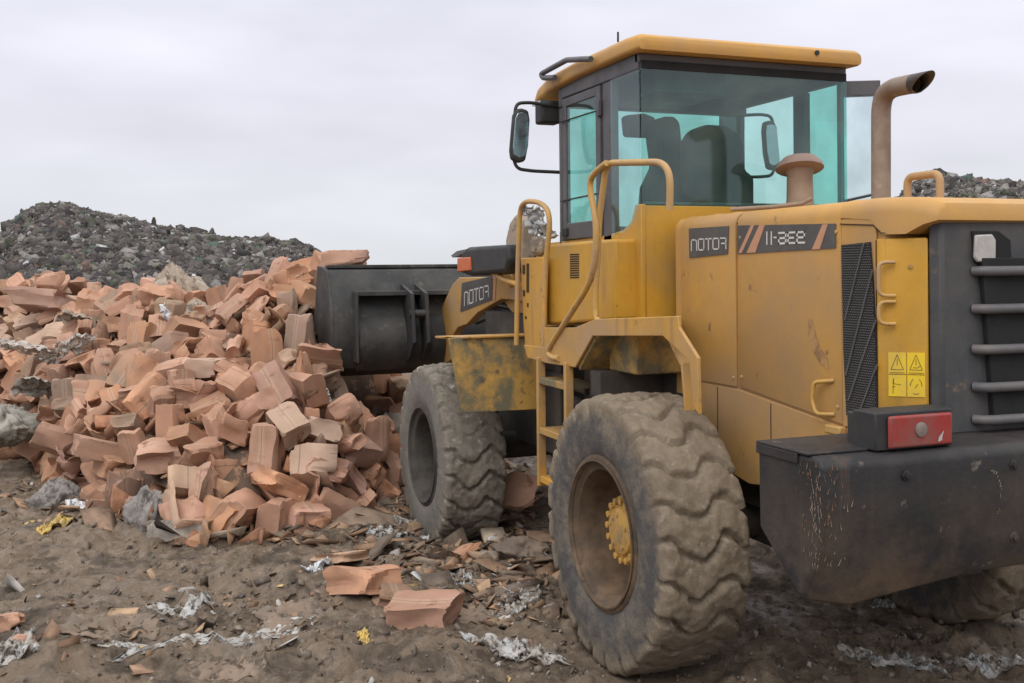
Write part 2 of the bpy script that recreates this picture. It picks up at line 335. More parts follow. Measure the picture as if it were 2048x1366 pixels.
def groundmat():
    m = bpy.data.materials.new('mud'); m.use_nodes = True; t = m.node_tree; b = t.nodes['Principled BSDF']; L = t.links
    tc = N(t, 'ShaderNodeTexCoord')
    def noise(sc, det=8, ro=.62, dist=0, st=(1, 1, 1)):
        n = N(t, 'ShaderNodeTexNoise'); n.inputs['Scale'].default_value = sc; n.inputs['Detail'].default_value = det; n.inputs['Roughness'].default_value = ro; n.inputs['Distortion'].default_value = dist
        mp = N(t, 'ShaderNodeMapping'); mp.inputs['Scale'].default_value = st; mp.inputs['Rotation'].default_value = (0, 0, .35); L.new(tc.outputs['Object'], mp.inputs[0]); L.new(mp.outputs[0], n.inputs[0]); return n.outputs['Fac']
    def ramp(f, pts):
        r = N(t, 'ShaderNodeValToRGB'); L.new(f, r.inputs[0]); e = r.color_ramp.elements
        while len(e) < len(pts): e.new(.5)
        for q, (p, c) in zip(e, pts): q.position = p; q.color = (*c, 1)
        return r.outputs[0]
    def mix(f, a, b_):
        x = N(t, 'ShaderNodeMix', data_type='RGBA'); L.new(f, x.inputs[0]); L.new(a, x.inputs[6]); L.new(b_, x.inputs[7]); return x.outputs[2]
    def rng(f, a, b_, c=0, d=1):
        r = N(t, 'ShaderNodeMapRange'); L.new(f, r.inputs[0]); r.inputs[1].default_value = a; r.inputs[2].default_value = b_; r.inputs[3].default_value = c; r.inputs[4].default_value = d; return r.outputs[0]
    A = ramp(noise(1.3, 8, .65, .4), [(.3, (0.158, 0.113, 0.075)), (.48, (0.240, 0.175, 0.119)), (.66, (0.311, 0.235, 0.163))])
    B = ramp(noise(7, 8, .7, .5), [(.32, (0.055, 0.042, 0.030)), (.45, (0.196, 0.148, 0.104)), (.6, (0.278, 0.215, 0.157)), (.75, (0.360, 0.290, 0.220))])
    c = mix(rng(noise(2.3, 4), .35, .65, .25, .8), A, B)
    dark = ramp(noise(3, 6), [(.4, (0.060, 0.046, 0.033)), (.6, (0.082, 0.060, 0.042))])
    c = mix(rng(noise(2.0, 9, .72, 1.0), .49, .60, 0, .85), c, dark)
    pale = ramp(noise(20, 4), [(.4, (0.327, 0.280, 0.229)), (.6, (0.523, 0.460, 0.387))])
    c = mix(rng(noise(3.4, 11, .80, 1.5, (.45, 2.0, 1)), .575, .66, 0, .8), c, pale)
    wet_shade = ramp(noise(9, 5), [(.4, (0.049, 0.037, 0.026)), (.6, (0.093, 0.066, 0.044))])  # wet specks that also paint in the shade of small crevices
    k = N(t, 'ShaderNodeMath', operation='MULTIPLY'); L.new(rng(noise(14, 12, .82, .8, (.7, 1.5, 1)), .53, .60, 0, .85), k.inputs[0]); L.new(rng(noise(1.6, 6, .6), .38, .58, .25, 1), k.inputs[1])
    c = mix(k.outputs[0], c, wet_shade)
    pale_fleck = ramp(noise(31, 4), [(.4, (0.327, 0.255, 0.180)), (.6, (0.436, 0.350, 0.264))])  # fine paler flecks scattered at random
    c = mix(rng(noise(26, 10, .8, .4, (1, 1.6, 1)), .60, .66, 0, .7), c, pale_fleck)
    L.new(c, b.inputs['Base Color'])
    L.new(rng(noise(2.0, 5), .40, .58, .30, .88), b.inputs['Roughness']); b.inputs['Specular IOR Level'].default_value = .35
    bp = N(t, 'ShaderNodeBump'); bp.inputs['Strength'].default_value = .9; bp.inputs['Distance'].default_value = .035
    L.new(noise(17, 11, .78, .6), bp.inputs['Height']); L.new(bp.outputs[0], b.inputs['Normal'])
    return m
m_ground = groundmat()
g = link('ground', gridmesh('ground', gx, gy, gz), m_ground); tag(g, kind='structure')

def gz1(x, y): return float(ground_z(np.array([x]), np.array([y]))[0])
def gpx(u, v, lift=0):
    p = U(u, v, 'z', 0); 
    for _ in range(3): p = U(u, v, 'z', gz1(p.x, p.y)+lift)
    return p

# ---------------------------------------------------------------- landfill hills far behind
def islmat(name, rough=.8, bump=0, attr='tone'):
    m = bpy.data.materials.new(name); m.use_nodes = True; t = m.node_tree; b = t.nodes['Principled BSDF']
    a = N(t, 'ShaderNodeAttribute'); a.attribute_name = attr; nz = N(t, 'ShaderNodeTexNoise'); nz.inputs['Scale'].default_value = 14; nz.inputs['Detail'].default_value = 5
    tc = N(t, 'ShaderNodeTexCoord'); t.links.new(tc.outputs['Object'], nz.inputs[0])
    mr = N(t, 'ShaderNodeMapRange'); mr.inputs[1].default_value = .3; mr.inputs[2].default_value = .7; mr.inputs[3].default_value = .72; mr.inputs[4].default_value = 1.2; t.links.new(nz.outputs['Fac'], mr.inputs[0])
    sc = N(t, 'ShaderNodeVectorMath', operation='SCALE'); t.links.new(a.outputs['Color'], sc.inputs[0]); t.links.new(mr.outputs[0], sc.inputs['Scale'])
    t.links.new(sc.outputs[0], b.inputs['Base Color']); b.inputs['Roughness'].default_value = rough; b.inputs['Specular IOR Level'].default_value = .25
    if bump:
        bp = N(t, 'ShaderNodeBump'); bp.inputs['Strength'].default_value = bump; bp.inputs['Distance'].default_value = .01
        n2 = N(t, 'ShaderNodeTexNoise'); n2.inputs['Scale'].default_value = 35; n2.inputs['Detail'].default_value = 6; t.links.new(tc.outputs['Object'], n2.inputs[0])
        t.links.new(n2.outputs['Fac'], bp.inputs['Height']); t.links.new(bp.outputs[0], b.inputs['Normal'])
    return m
m_scrap = islmat('mixed_scraps'); 
def shards(name, P, size, pal, weights, mt, flat=.5, thick=.25, seed=1):
    """many small bent chunks (8-vertex warped slabs), each with its own tone"""
    rg = np.random.default_rng(seed); n = len(P); P = np.asarray(P)
    base = np.array([(x, y, z) for z in (-1, 1) for y in (-1, 1) for x in (-1, 1)], float)
    V = base[None]*np.ones((n, 1, 1))
    V = V*(1+rg.uniform(-.45, .45, (n, 8, 3)))
    V[:, :, 0] *= rg.uniform(.5, 1.3, (n, 1)); V[:, :, 1] *= rg.uniform(.35, 1., (n, 1)); V[:, :, 2] *= rg.uniform(thick*.4, thick*1.6, (n, 1))
    a = rg.uniform(0, 2*np.pi, n); b = rg.normal(0, 1-flat, n)*1.4; c = rg.normal(0, 1-flat, n)*1.4
    def R(ax, t):
        ct, st = np.cos(t), np.sin(t); M = np.zeros((n, 3, 3)); i, j = [(1, 2), (2, 0), (0, 1)][ax]
        M[:, ax, ax] = 1; M[:, i, i] = ct; M[:, j, j] = ct; M[:, i, j] = -st; M[:, j, i] = st; return M
    Rm = R(2, a) @ R(0, b) @ R(1, c)
    sz = np.asarray(size)*np.ones(n)
    V = np.einsum('nij,nkj->nki', Rm, V)*sz[:, None, None]*.5+P[:, None, :]
    F = np.array([(0,2,3,1),(4,5,7,6),(0,1,5,4),(1,3,7,5),(3,2,6,7),(2,0,4,6)])
    F = (F[None]+8*np.arange(n)[:, None, None]).reshape(-1, 4)
    me = bpy.data.meshes.new(name); me.vertices.add(8*n); me.vertices.foreach_set('co', V.ravel())
    me.loops.add(F.size); me.polygons.add(len(F)); me.polygons.foreach_set('loop_start', np.arange(0, F.size, 4)); me.loops.foreach_set('vertex_index', F.ravel().astype(np.int32)); me.update(calc_edges=True)
    pal = np.array(pal); idx = rg.choice(len(pal), n, p=np.array(weights)/sum(weights)); col = pal[idx]*rg.uniform(.75, 1.25, (n, 1))
    at = me.color_attributes.new('tone', 'FLOAT_COLOR', 'POINT'); cc = np.ones((n, 8, 4)); cc[:, :, :3] = col[:, None, :]; at.data.foreach_set('color', cc.ravel())
    return link(name, me, mt)
def hill(name, prof, D0, D1, u0, u1, seed, nshard, xs=180, ys=80, dz=.12):
    us = np.linspace(u0, u1, xs); pu = [p[0] for p in prof]; pv = [p[1] for p in prof]
    vtop = np.interp(us, pu, pv)
    H = CAM[2]+(539-vtop)*D1/FPX
    T = np.linspace(0, 1.9, ys)
    Ug, Tg = np.meshgrid(us, T); Hg = np.interp(Ug, us, H)
    D = D0+(D1-D0)*Tg; s = (Ug-1024)/FPX*D1*(.6+.4*np.clip(Tg, 0, 1.9))   # widens a little with distance
    prof_t = np.where(Tg < 1, np.sin(np.clip(Tg, 0, 1)*np.pi/2)**.9, np.cos(np.clip((Tg-1)/.9, 0, 1)*np.pi/2))
    s = (Ug-1024)/FPX*D
    Z = (Hg-dz)*prof_t+(.8*fbm(Ug/FPX*D1*.22+3, D*.22, 4, seed)+.35*fbm(Ug/FPX*D1*1.1, D*1.1, 3, seed+3))*np.clip(prof_t*1.2, 0, 1)*.75-.15
    X, Yy = sd_to_xy(s, D)
    o = link(name, gridmesh(name, X, Yy, Z), m_hillbase); tag(o, kind='structure')
    rg = np.random.default_rng(seed); ii = rg.uniform(0, 1, nshard)*1.15/1.9*(ys-1); jj = rg.uniform(0, xs-1.001, nshard)
    i = ii.astype(int); j = jj.astype(int); fi = ii-i; fj = jj-j
    def bil(A): return (A[i, j]*(1-fi)+A[i+1, j]*fi)*(1-fj)+(A[i, j+1]*(1-fi)+A[i+1, j+1]*fi)*fj
    return np.stack([bil(X), bil(Yy), bil(Z)], 1)
m_hillbase = mat('refuse_soil', (.07, .062, .058), .95, 0, (.11, .10, .09), (.42, .6), .5, (.05, .048, .045), (.5, .62), 1.4, 1.0, 3)
PALH = [(.045, .040, .039), (.075, .066, .062), (.115, .10, .094), (.15, .137, .118), (.24, .225, .21), (.085, .09, .062), (.42, .42, .42), (.085, .12, .10), (.13, .085, .07)]
WH = [5, 9, 8, 4, 2.2, 2.5, .5, .5, .7]
PL = hill('landfill_hill', [(-700, 480), (-300, 490), (-60, 500), (0, 468), (35, 430), (80, 404), (130, 400), (170, 412), (230, 422), (300, 441), (380, 458), (450, 470), (520, 472), (590, 484), (640, 500), (670, 520), (730, 548), (800, 560)], 22, 46, -700, 800, 3, 120000)
szs = RNG.gamma(1.7, .045, len(PL))+.06
tag(shards('landfill_rubbish', PL+[0, 0, .05], szs, PALH, WH, m_scrap, flat=.45, thick=.7, seed=4), 'dark grey mound of compacted mixed rubbish filling the left background', 'rubbish', kind='stuff')
PR = hill('rubbish_hill', [(1730, 560), (1770, 470), (1790, 410), (1830, 372), (1860, 352), (1900, 362), (1950, 372), (2010, 374), (2048, 376), (2200, 372), (2500, 400), (2800, 520)], 20, 36, 1730, 2800, 8, 26000, dz=.32)
tag(shards('distant_rubbish', PR+[0, 0, .05], RNG.gamma(1.7, .045, len(PR))+.06, PALH, [3, 6, 8, 8, 6, 4, 1, .6, .8], m_scrap, flat=.45, thick=.6, seed=6), 'pale grey mixed rubbish on the hill seen over the rear hood', 'rubbish', kind='stuff')

# ================================================================ WHEEL LOADER
LD = bpy.data.objects.new('wheel_loader', None); C.objects.link(LD); LD.empty_display_size = .3
tag(LD, 'muddy yellow wheel loader with dark bucket raised against the heap of cardboard boxes', 'wheel loader')
HY = .533      # hood side plane
def px_panel(name, px, ax, val, th, mt, parent=LD, bevel=.006, n=None):
    off = n if n is not None else {'x': (th, 0, 0), 'y': (0, -th, 0), 'z': (0, 0, -th)}[ax]
    return MB().prism(O(px, ax, val), off).build(name, mt, parent, bevel=bevel)
def V3(*a): return Vector(a)

# ---- wheels
def tyre_mesh(R=.658, W=.405, n=352, seed=0, lugs=23, depth=.034, sink=0):
    h = W/2
    prof = [(-.175, .335, 0), (-.20, .36, 0), (-.216, .40, 0), (-.224, .45, 0), (-.223, .50, 0), (-.219, .54, 0), (-.216, .575, .2), (-.214, .60, .8), (-.210, .622, 1), (-.200, R-.022, 1)]
    prof += [(y, R-.004-.012*(y/.2)**2, 1) for y in np.linspace(-.185, .185, 30)]
    prof += [(-a, r, k) for a, r, k in prof[9::-1]]
    m = len(prof); A = np.array(prof); th = np.arange(n)*2*np.pi/n
    TH, YY = np.meshgrid(th, A[:, 0], indexing='ij'); RR = np.repeat(A[None, :, 1], n, 0).copy(); K = np.repeat(A[None, :, 2], n, 0)
    yy = YY/h
    ph = TH/(2*np.pi)*lugs+.24*np.sin(yy*4.4+.5)+.20*fbm(TH*6+50, YY*16+9, 3, seed+3)
    fr = ph-np.floor(ph)
    g = np.clip(1-np.abs(fr-.5)/.5, 0, 1)            # 1 in the lug middle
    lug = np.clip((g-.12)/.11, 0, 1); lug = lug*lug*(3-2*lug)
    crown = 1-.0*yy
    RR = RR-(1-lug)*depth*K
    nz = fbm(TH*16+seed*9, YY*38+40, 4, seed); RR = RR+K*(.012*nz+.014*np.clip(fbm(TH*7, YY*12+seed, 3, seed+7), 0, 1))
    side = 1-K
    YO = YY+np.sign(YY)*(side*.004*fbm(TH*12, RR*30, 3, seed+2))+np.sign(YY)*K*np.where(np.abs(YY) > .19, .010*lug-.006, 0)
    X = RR*np.sin(TH); Z = RR*np.cos(TH)
    Z = np.where(Z < -R+.05, -R+.05-(-R+.05-Z)*.35, Z)   # weight flattens the tread where it meets the mud
    v = np.stack([X, YO, Z], -1).reshape(-1, 3)
    f = []; mi = []
    for i in range(n):
        i2 = (i+1) % n
        for j in range(m-1):
            f.append((i*m+j, i*m+j+1, i2*m+j+1, i2*m+j)); mi.append(0 if .5*(A[j, 2]+A[j+1, 2]) > .15 else 1)
    me = bpy.data.meshes.new('tyre'); me.from_pydata(v.tolist(), [], f); me.update()
    bm = bmesh.new(); bm.from_mesh(me); bmesh.ops.recalc_face_normals(bm, faces=bm.faces); bm.to_mesh(me); bm.free()
    me.polygons.foreach_set('use_smooth', np.ones(len(f), bool)); 
    return me, mi
def wheel(name_label, x, y, z, side, seed, front):
    """side=+1: outer face looks towards +y. hub disc is the part, tyre and rim its sub-parts"""
    hb = MB(); s = side; o = .235-.014
    hp = .075 if not front else -.03
    hb.lathe([(s*(hp-.10), .17), (s*hp, .168), (s*(hp+.012), .160), (s*(hp+.014), .12), (s*(hp+.035), .11), (s*(hp+.045), .085), (s*(hp+.045), .001)], 'y', (0, 0, 0), 48)
    for k in range(16):
        a = k*2*math.pi/16; hb.lathe([(s*(hp+.008), .017), (s*(hp+.034), .016), (s*(hp+.036), .001)], 'y', (math.cos(a)*.142, 0, math.sin(a)*.142), 8)
    for k in range(5):
        a = k*2*math.pi/5+.3; hb.lathe([(s*(hp+.03), .014), (s*(hp+.05), .012), (s*(hp+.051), .001)], 'y', (math.cos(a)*.08, 0, math.sin(a)*.08), 8)
    hub = hb.build('wheel', m_hub if not front else m_rim_front, LD, smooth=40); hub.location = (x, y, z)
    if name_label: hub['label'] = name_label
    me, mi = tyre_mesh(seed=seed)
    ty = link('tyre', me, m_tyre_front if front else m_tyre, hub); ty.rotation_euler = (0, seed*.7, 0)
    r = MB()
    r.lathe([(s*.155, .338), (s*.205, .372), (s*.212, .366), (s*.214, .348), (s*.206, .340), (s*.200, .328), (s*.190, .322), (s*.185, .300), (s*.165, .292), (s*.10, .287), (s*.03, .282), (s*-.02, .27), (s*-.05, .235), (s*-.03, .20), (s*-.025, .16)], 'y', (0, 0, 0), 72)
    r.lathe([(s*.206, .345), (s*.222, .350), (s*.224, .341), (s*.207, .332)], 'y', (0, 0, 0), 72)
    r.lathe([(-s*.2, .345), (-s*.21, .35), (-s*.1, .28), (s*-.05, .235)], 'y', (0, 0, 0), 48)
    r.build('rim', m_rim_front if front else m_rim, hub, smooth=50)
    return hub
wheel('rear wheel with yellow bolted hub', 0, .94, .618, 1, 1, False)
wheel('far rear wheel in the shade of the counterweight', 0, -.94, .618, -1, 2, False)
wheel('front wheel caked with grey mud', 2.87, .99, .535, 1, 3, True)
wheel('far front wheel', 2.87, -.95, .58, -1, 4, True)
# axles, frames and belly
b = MB(); b.tube([(0, -.75, .62), (0, .75, .62)], .10, 16); b.lathe([(-.2, .05), (-.18, .16), (0, .21), (.18, .16), (.2, .05)], 'x', (0, 0, .62), 24)
b.build('rear_axle', m_under, LD, smooth=40)
b = MB(); b.tube([(2.87, -.75, .56), (2.87, .75, .56)], .10, 16); b.lathe([(-.2, .05), (-.18, .16), (0, .21), (.18, .16), (.2, .05)], 'x', (2.87, 0, .56), 24)
b.build('front_axle', m_under, LD, smooth=40)
b = MB(); b.box((-1.2, -.42, .72), (1.3, .42, 1.28)); b.box((-.9, -.3, .5), (.3, .3, .8)); b.box((.6, -.5, .75), (1.5, .5, 1.5)); b.box((.5, .35, .62), (.95, .62, 1.0)); b.tube([(1.0, .5, .9), (1.9, .42, 1.0)], .035, 10)
b.build('rear_frame', m_under, LD, bevel=.015)
b = MB(); b.box((1.5, -.3, .55), (2.1, .3, 1.45)); b.box((2.0, -.48, .6), (3.5, -.40, 1.75)); b.box((2.0, .40, .6), (3.5, .48, 1.55)); b.box((2.0, -.42, .7), (3.4, .42, 1.3))
b.tube([(1.6, .45, 1.1), (2.2, .5, 1.15)], .04, 10)
b.build('front_frame', m_under, LD, bevel=.015)

# ---- rear hood: side skin, rounded top, doors
x_f, x_r = .36, -1.245
HT = 2.145
def hood_profile(y0, z0, ht, r=.065):
    """half section, from side bottom up over the rounded shoulder to the centre"""
    p = [(y0, z0)]
    for k in range(7):
        a = k/6*math.pi/2; p.append((y0-r+r*math.cos(a), ht-r+r*math.sin(a)))
    return p
half = hood_profile(HY-.012, 1.22, HT-.004)
sec = half+[(-y, z) for y, z in half[::-1]]
b = MB(); b.prism([(x_f, y, z) for y, z in sec], (x_r-x_f, 0, 0)); b.build('hood_body', m_hood, LD, smooth=40)
# doors, set proud of the body, following the rounded shoulder
def door(xa, xb, za, zb, name, mt, th=.014, label=None):
    h = hood_profile(HY, za, HT)
    v = []; f = []
    rows = [[(xa, y, z if i else za) for i, (y, z) in enumerate(h)], [(xb, y, z if i else zb) for i, (y, z) in enumerate(h)]]
    for r_ in rows:
        r_.append((r_[0][0], HY-.15, HT))
    n = len(rows[0]); v = rows[0]+rows[1]; f = [(i, n+i, n+i+1, i+1) for i in range(n-1)]
    me = bpy.data.meshes.new(name); me.from_pydata(v, [], f)
    o = link(name, me, mt, LD, smooth=35); md = o.modifiers.new('thick', 'SOLIDIFY'); md.thickness = th; md.offset = -1
    bv = o.modifiers.new('bevel', 'BEVEL'); bv.width = .004; bv.segments = 2; bv.limit_method = 'ANGLE'; bv.angle_limit = math.radians(50)
    if label: o['label'] = label
    return o
d1 = door(.285, -.222, 1.305, 1.308, 'hood_door', m_hood, label='narrow side door with the white lettering')
d2 = door(-.246, -.998, 1.312, 1.232, 'hood_door', m_hood, label='wide side door with the model number stripe')
b = MB(); b.box((-.246, HY-.03, 1.31), (-.222, HY-.013, 2.09)); b.build('panel_gap', m_line, LD)
# lower skirt panels and frame side
b = MB(); b.prism([(.13, HY-.004, 1.30), (.13, HY-.004, .93), (-.32, HY-.004, .86), (-1.26, HY-.004, .98), (-1.26, HY-.004, 1.21), (-1.0, HY-.004, 1.222), (-.24, HY-.004, 1.297)], (0, -.05, 0))
b.build('lower_side_panel', m_hood, LD, bevel=.005)
b = MB(); b.box((-.055, HY-.0035, .89), (-.051, HY-.0015, 1.29)); b.box((-.5, HY-.0035, .93), (-.496, HY-.0015, 1.26)); b.build('panel_gap', m_line, LD)
b = MB(); b.box((-.92, HY-.004, 1.19), (-1.02, HY+.03, 1.225)); b.build('hinge_block', m_tube, LD, bevel=.006)
# grille side panel with mesh
grp = [(1684, 490), (1742, 484), (1748, 560), (1754, 700), (1756, 826), (1694, 830), (1688, 700)]
b = MB(); b.box((-1.0, HY-.014, 1.225), (-1.205, HY+.0, 2.07)); b.build('rear_side_panel', m_hood, LD, bevel=.004)
gq = O(grp, 'y', HY+.002)
b = MB(); b.prism(gq, (0, .004, 0)); vg = b.build('vent_panel', m_void, LD)
def inside(px, pz, poly):
    c = False; n = len(poly); j = n-1
    for i in range(n):
        if (poly[i].z > pz) != (poly[j].z > pz) and px < (poly[j].x-poly[i].x)*(pz-poly[i].z)/(poly[j].z-poly[i].z)+poly[i].x: c = not c
        j = i
    return c
b = MB(); xs = [p.x for p in gq]; zs = [p.z for p in gq]
zz = min(zs); row = 0
pit = .0105
while zz < max(zs):
    xx = min(xs)+(pit/2 if row % 2 else 0)
    while xx < max(xs):
        if inside(xx, zz, gq) and inside(xx+pit*.5, zz, gq):
            b.add([(xx, HY+.008, zz-.0016), (xx+pit*.62, HY+.008, zz+.0004), (xx+pit*.62, HY+.008, zz+.0036), (xx, HY+.008, zz+.0016)], [(0, 1, 2, 3)])
        xx += pit
    zz += pit*.95; row += 1
# bars along every row and the slanting stiffeners
m_meshbar = mat('grille_mesh', (.16, .15, .14), .6, var=.2)
b.build('mesh', m_meshbar, vg)
b = MB()
for (a, c_) in (((1728, 486), (1690, 640)), ((1745, 540), (1692, 750)), ((1752, 640), (1697, 800)), ((1754, 730), (1718, 828))):
    p, q = O([a, c_], 'y', HY+.010); b.tube([p, q], .0042, 6)
b.build('stiffener', m_slat, vg)
# chamfered rear corner: runs from the side plane to the grille
cx0, cx1, cy1 = -1.207, -1.345, .404
def chamf(z): return
b = MB(); z0, z1 = 1.24, 2.03
b.prism([(-1.205, HY, z0), (cx0-.03, HY-.004, z0), (cx1, cy1, z0), (cx1+.05, cy1-.05, z0), (-1.205, cy1-.05, z0)], (0, 0, 1.985-z0)); b.build('corner_panel', m_bright, LD, bevel=.008)  # stronger yellow than the side: lighting of its angle put into the colour
b = MB(); b.prism([(-1.205, -HY, z0), (cx0-.03, -HY+.004, z0), (cx1, -cy1, z0), (cx1+.05, -cy1+.05, z0), (-1.205, -cy1+.05, z0)], (0, 0, 1.985-z0)); b.build('corner_panel', m_bright, LD, bevel=.008)
# top cap of the rear end (rounded), overhanging the grille
b = MB()
def ring_at(x, wy, zt, zb, r=.06):
    r = min(r, (zt-zb)*.85)
    h = [(wy, zb)]+[(wy-r+r*math.cos(k/6*math.pi/2), zt-r+r*math.sin(k/6*math.pi/2)) for k in range(7)]
    return [(x, y, z) for y, z in h+[(-y, z) for y, z in h[::-1]]]
rs = [ring_at(-1.0, HY+.002, HT+.002, 2.075), ring_at(-1.18, HY+.002, HT+.002, 2.06), ring_at(-1.24, HY, HT, 2.0), ring_at(-1.31, .48, HT-.003, 2.0), ring_at(-1.36, .44, HT-.012, 2.035), ring_at(-1.40, .425, HT-.03, 2.045), ring_at(-1.41, .41, HT-.055, 2.05)]
vs = [v for r_ in rs for v in r_]; n = len(rs[0]); fs = [(i*n+k, i*n+(k+1) % n, (i+1)*n+(k+1) % n, (i+1)*n+k) for i in range(len(rs)-1) for k in range(n)]+[tuple(range(n-1, -1, -1)), tuple(range((len(rs)-1)*n, len(rs)*n))]
b.add(vs, fs); b.build('hood_rear_cap', m_hood, LD, smooth=40)
# gap lines on the rear cap as seen on the side
b = MB(); b.tube(O([(1680, 448), (1746, 450), (1762, 466), (1770, 466)], 'y', HY+.003), .0025, 6); b.build('panel_gap', m_line, LD)
# rear grille (dark grey)
GX = -1.375
b = MB(); b.prism([(cx1+.002, cy1, 1.23), (GX-.01, cy1-.03, 1.23), (GX-.02, -cy1+.03, 1.23), (cx1+.002, -cy1, 1.23)], (0, 0, .83)); rg_ = b.build('rear_grille', m_grey, LD, bevel=.012)
b = MB(); b.prism([(GX-.04, -.20, 1.905), (GX-.04, .205, 1.905), (GX-.04, .15, 1.27), (GX-.04, -.15, 1.27)], (.025, 0, 0)); op = b.build('grille_opening', m_void, rg_, bevel=.004)  # solid dark plate, the shade of the hollow is its colour
for zz in (1.855, 1.71, 1.555, 1.41, 1.285):
    b = MB(); b.tube([(GX-.01, .225, zz), (GX-.055, .20, zz), (GX-.065, 0, zz), (GX-.055, -.20, zz), (GX-.01, -.225, zz)], .019, 12, round_=.05); b.build('grille_bar', m_slat, rg_, smooth=70)
# rear work lamp in the grille head; a dark plate paints its recess shade
lp = O([(1945, 462), (1998, 462), (2022, 480), (2024, 520), (2012, 527), (1952, 527)], 'x', GX-.022)
b = MB(); b.prism(lp, (.02, 0, 0)); lamp = b.build('work_lamp', m_void, LD, bevel=.004)
b = MB(); b.prism(O([(1952, 470), (1986, 468), (1993, 480), (1993, 518), (1984, 524), (1956, 524), (1950, 515)], 'x', GX-.036), (.014, 0, 0)); b.build('lens', m_lens, lamp, bevel=.006)

# ---- decals with their mirrored lettering
GL = {'n': [[(0, 0), (0, .95), (.75, .95), (1, .75), (1, 0)]], 'O': [[(0, 0), (0, 1), (1, 1), (1, 0), (0, 0)]], 'T': [[(.5, 0), (.5, 1)], [(0, 1), (1, 1)]], 'f': [[(1, 0), (1, 1), (0, 1)], [(1, .5), (.2, .5)]],
      'I': [[(.5, 0), (.5, 1)]], '-': [[(.1, .5), (.9, .5)]], '6': [[(0, 1), (1, 1), (1, 0), (0, 0), (0, .5), (1, .5)]], '3': [[(1, 1), (0, 1), (0, 0), (1, 0)], [(0, .5), (.8, .5)]], '9': [[(1, 0), (0, 0), (0, 1), (1, 1), (1, .5), (0, .5)]]}
def lettering(px4, word, widths, ax, val, out, t, name, mt, parent, gap=.28):
    """px4: baseline-left, baseline-right, top-right, top-left; glyphs are drawn as they read in the place"""
    A, B, Cc, D = O(px4, ax, val); tot = sum(widths)+gap*(len(word)-1); x = 0; b = MB()
    def P(u, v): return (A*(1-u)+B*u)*(1-v)+(D*(1-u)+Cc*u)*v
    hgt = (D-A).length
    for ch, wd in zip(word, widths):
        for st in GL[ch]:
            for (p, q) in zip(st[:-1], st[1:]):
                a = P((x+p[0]*wd)/tot, p[1]); c = P((x+q[0]*wd)/tot, q[1]); d = (c-a).normalized()*t*.5; nrm = Vector(out); sd_ = d.cross(nrm).normalized()*t*.5
                b.prism([a-d-sd_, c+d-sd_, c+d+sd_, a-d+sd_], nrm*.0015)
        x += wd+gap
    return b.build(name, mt, parent)
OUT = (0, 1, 0)
dc = MB().prism(O([(1378, 457), (1458, 452), (1456, 508), (1379, 516)], 'y', HY+.0025), (0, .002, 0)).build('decal', m_decal, d1)
lettering([(1383, 501), (1452, 497), (1452, 476), (1383, 479)], 'nOTOf', [1, 1, 1, 1, .9], 'y', HY+.0047, OUT, .0068, 'lettering', m_white, d1, gap=.32)
dc2 = MB().prism(O([(1475, 451), (1672, 447), (1672, 496), (1475, 508)], 'y', HY+.0025), (0, .002, 0)).build('decal', m_decal, d2)
b = MB()
for q in ([(1502, 450), (1509, 450), (1484, 506), (1477, 506)], [(1519, 450), (1530, 450), (1511, 505), (1493, 506)], [(1645, 449), (1656, 448), (1640, 498), (1624, 499)]):
    b = MB().prism(O(q, 'y', HY+.0047), (0, .0012, 0)); b.build('stripe', m_stripe, d2)
lettering([(1531, 488), (1546, 488), (1546, 464), (1531, 465)], 'II', [.6, .6], 'y', HY+.0047, OUT, .0075, 'lettering', m_white, d2)
lettering([(1548, 477), (1553, 477), (1553, 473), (1548, 473)], '-', [1], 'y', HY+.0047, OUT, .007, 'lettering', m_white, d2)
lettering([(1558, 487), (1609, 485), (1609, 464), (1558, 466)], '639', [1, .9, 1], 'y', HY+.0047, OUT, .0088, 'lettering', m_white, d2, gap=.35)
# rusty scar and chips on the wide door
b = MB().prism(O([(1616, 640), (1624, 638), (1630, 664), (1640, 695), (1655, 716), (1657, 738), (1640, 726), (1626, 703), (1617, 672)], 'y', HY+.0015), (0, .001, 0)); b.build('rust_scar', m_rust, d2)
b = MB().prism(O([(1651, 700), (1655, 698), (1656, 706), (1652, 708)], 'y', HY+.0015), (0, .001, 0)); b.prism(O([(1417, 646), (1421, 645), (1420, 662), (1417, 661)], 'y', HY+.0015), (0, .001, 0)); b.build('paint_chip', m_rust, d1)
def tube_part(name, px, ax, val, r, mt, parent=LD, round_=.05, offs=None, n=12):
    pts = O(px, ax, val)
    if offs: pts = [p+Vector(o) for p, o in zip(pts, offs)]
    b = MB(); b.tube(pts, r, n, round_=round_); return b.build(name, mt, parent, smooth=60)
for (x_, z_, pr_) in ((-.27, 2.02, d2), (-.27, 1.36, d2), (-.97, 2.02, d2), (-.97, 1.30, d2), (.26, 1.35, d1), (-.20, 1.35, d1)):
    b = MB(); b.lathe([(-.004, .009), (.003, .009), (.005, .005), (.005, .0005)], 'y', (x_, HY+.0005, z_), 12); b.build('bolt', m_tube, pr_, smooth=40)
tube_part('door_handle', [(1655, 762), (1628, 764), (1624, 800), (1632, 828), (1656, 830)], 'y', HY+.035, .0085, m_tube, d2, .02, [(0, -.035, 0), (0, 0, 0), (0, 0, 0), (0, 0, 0), (0, -.035, 0)])
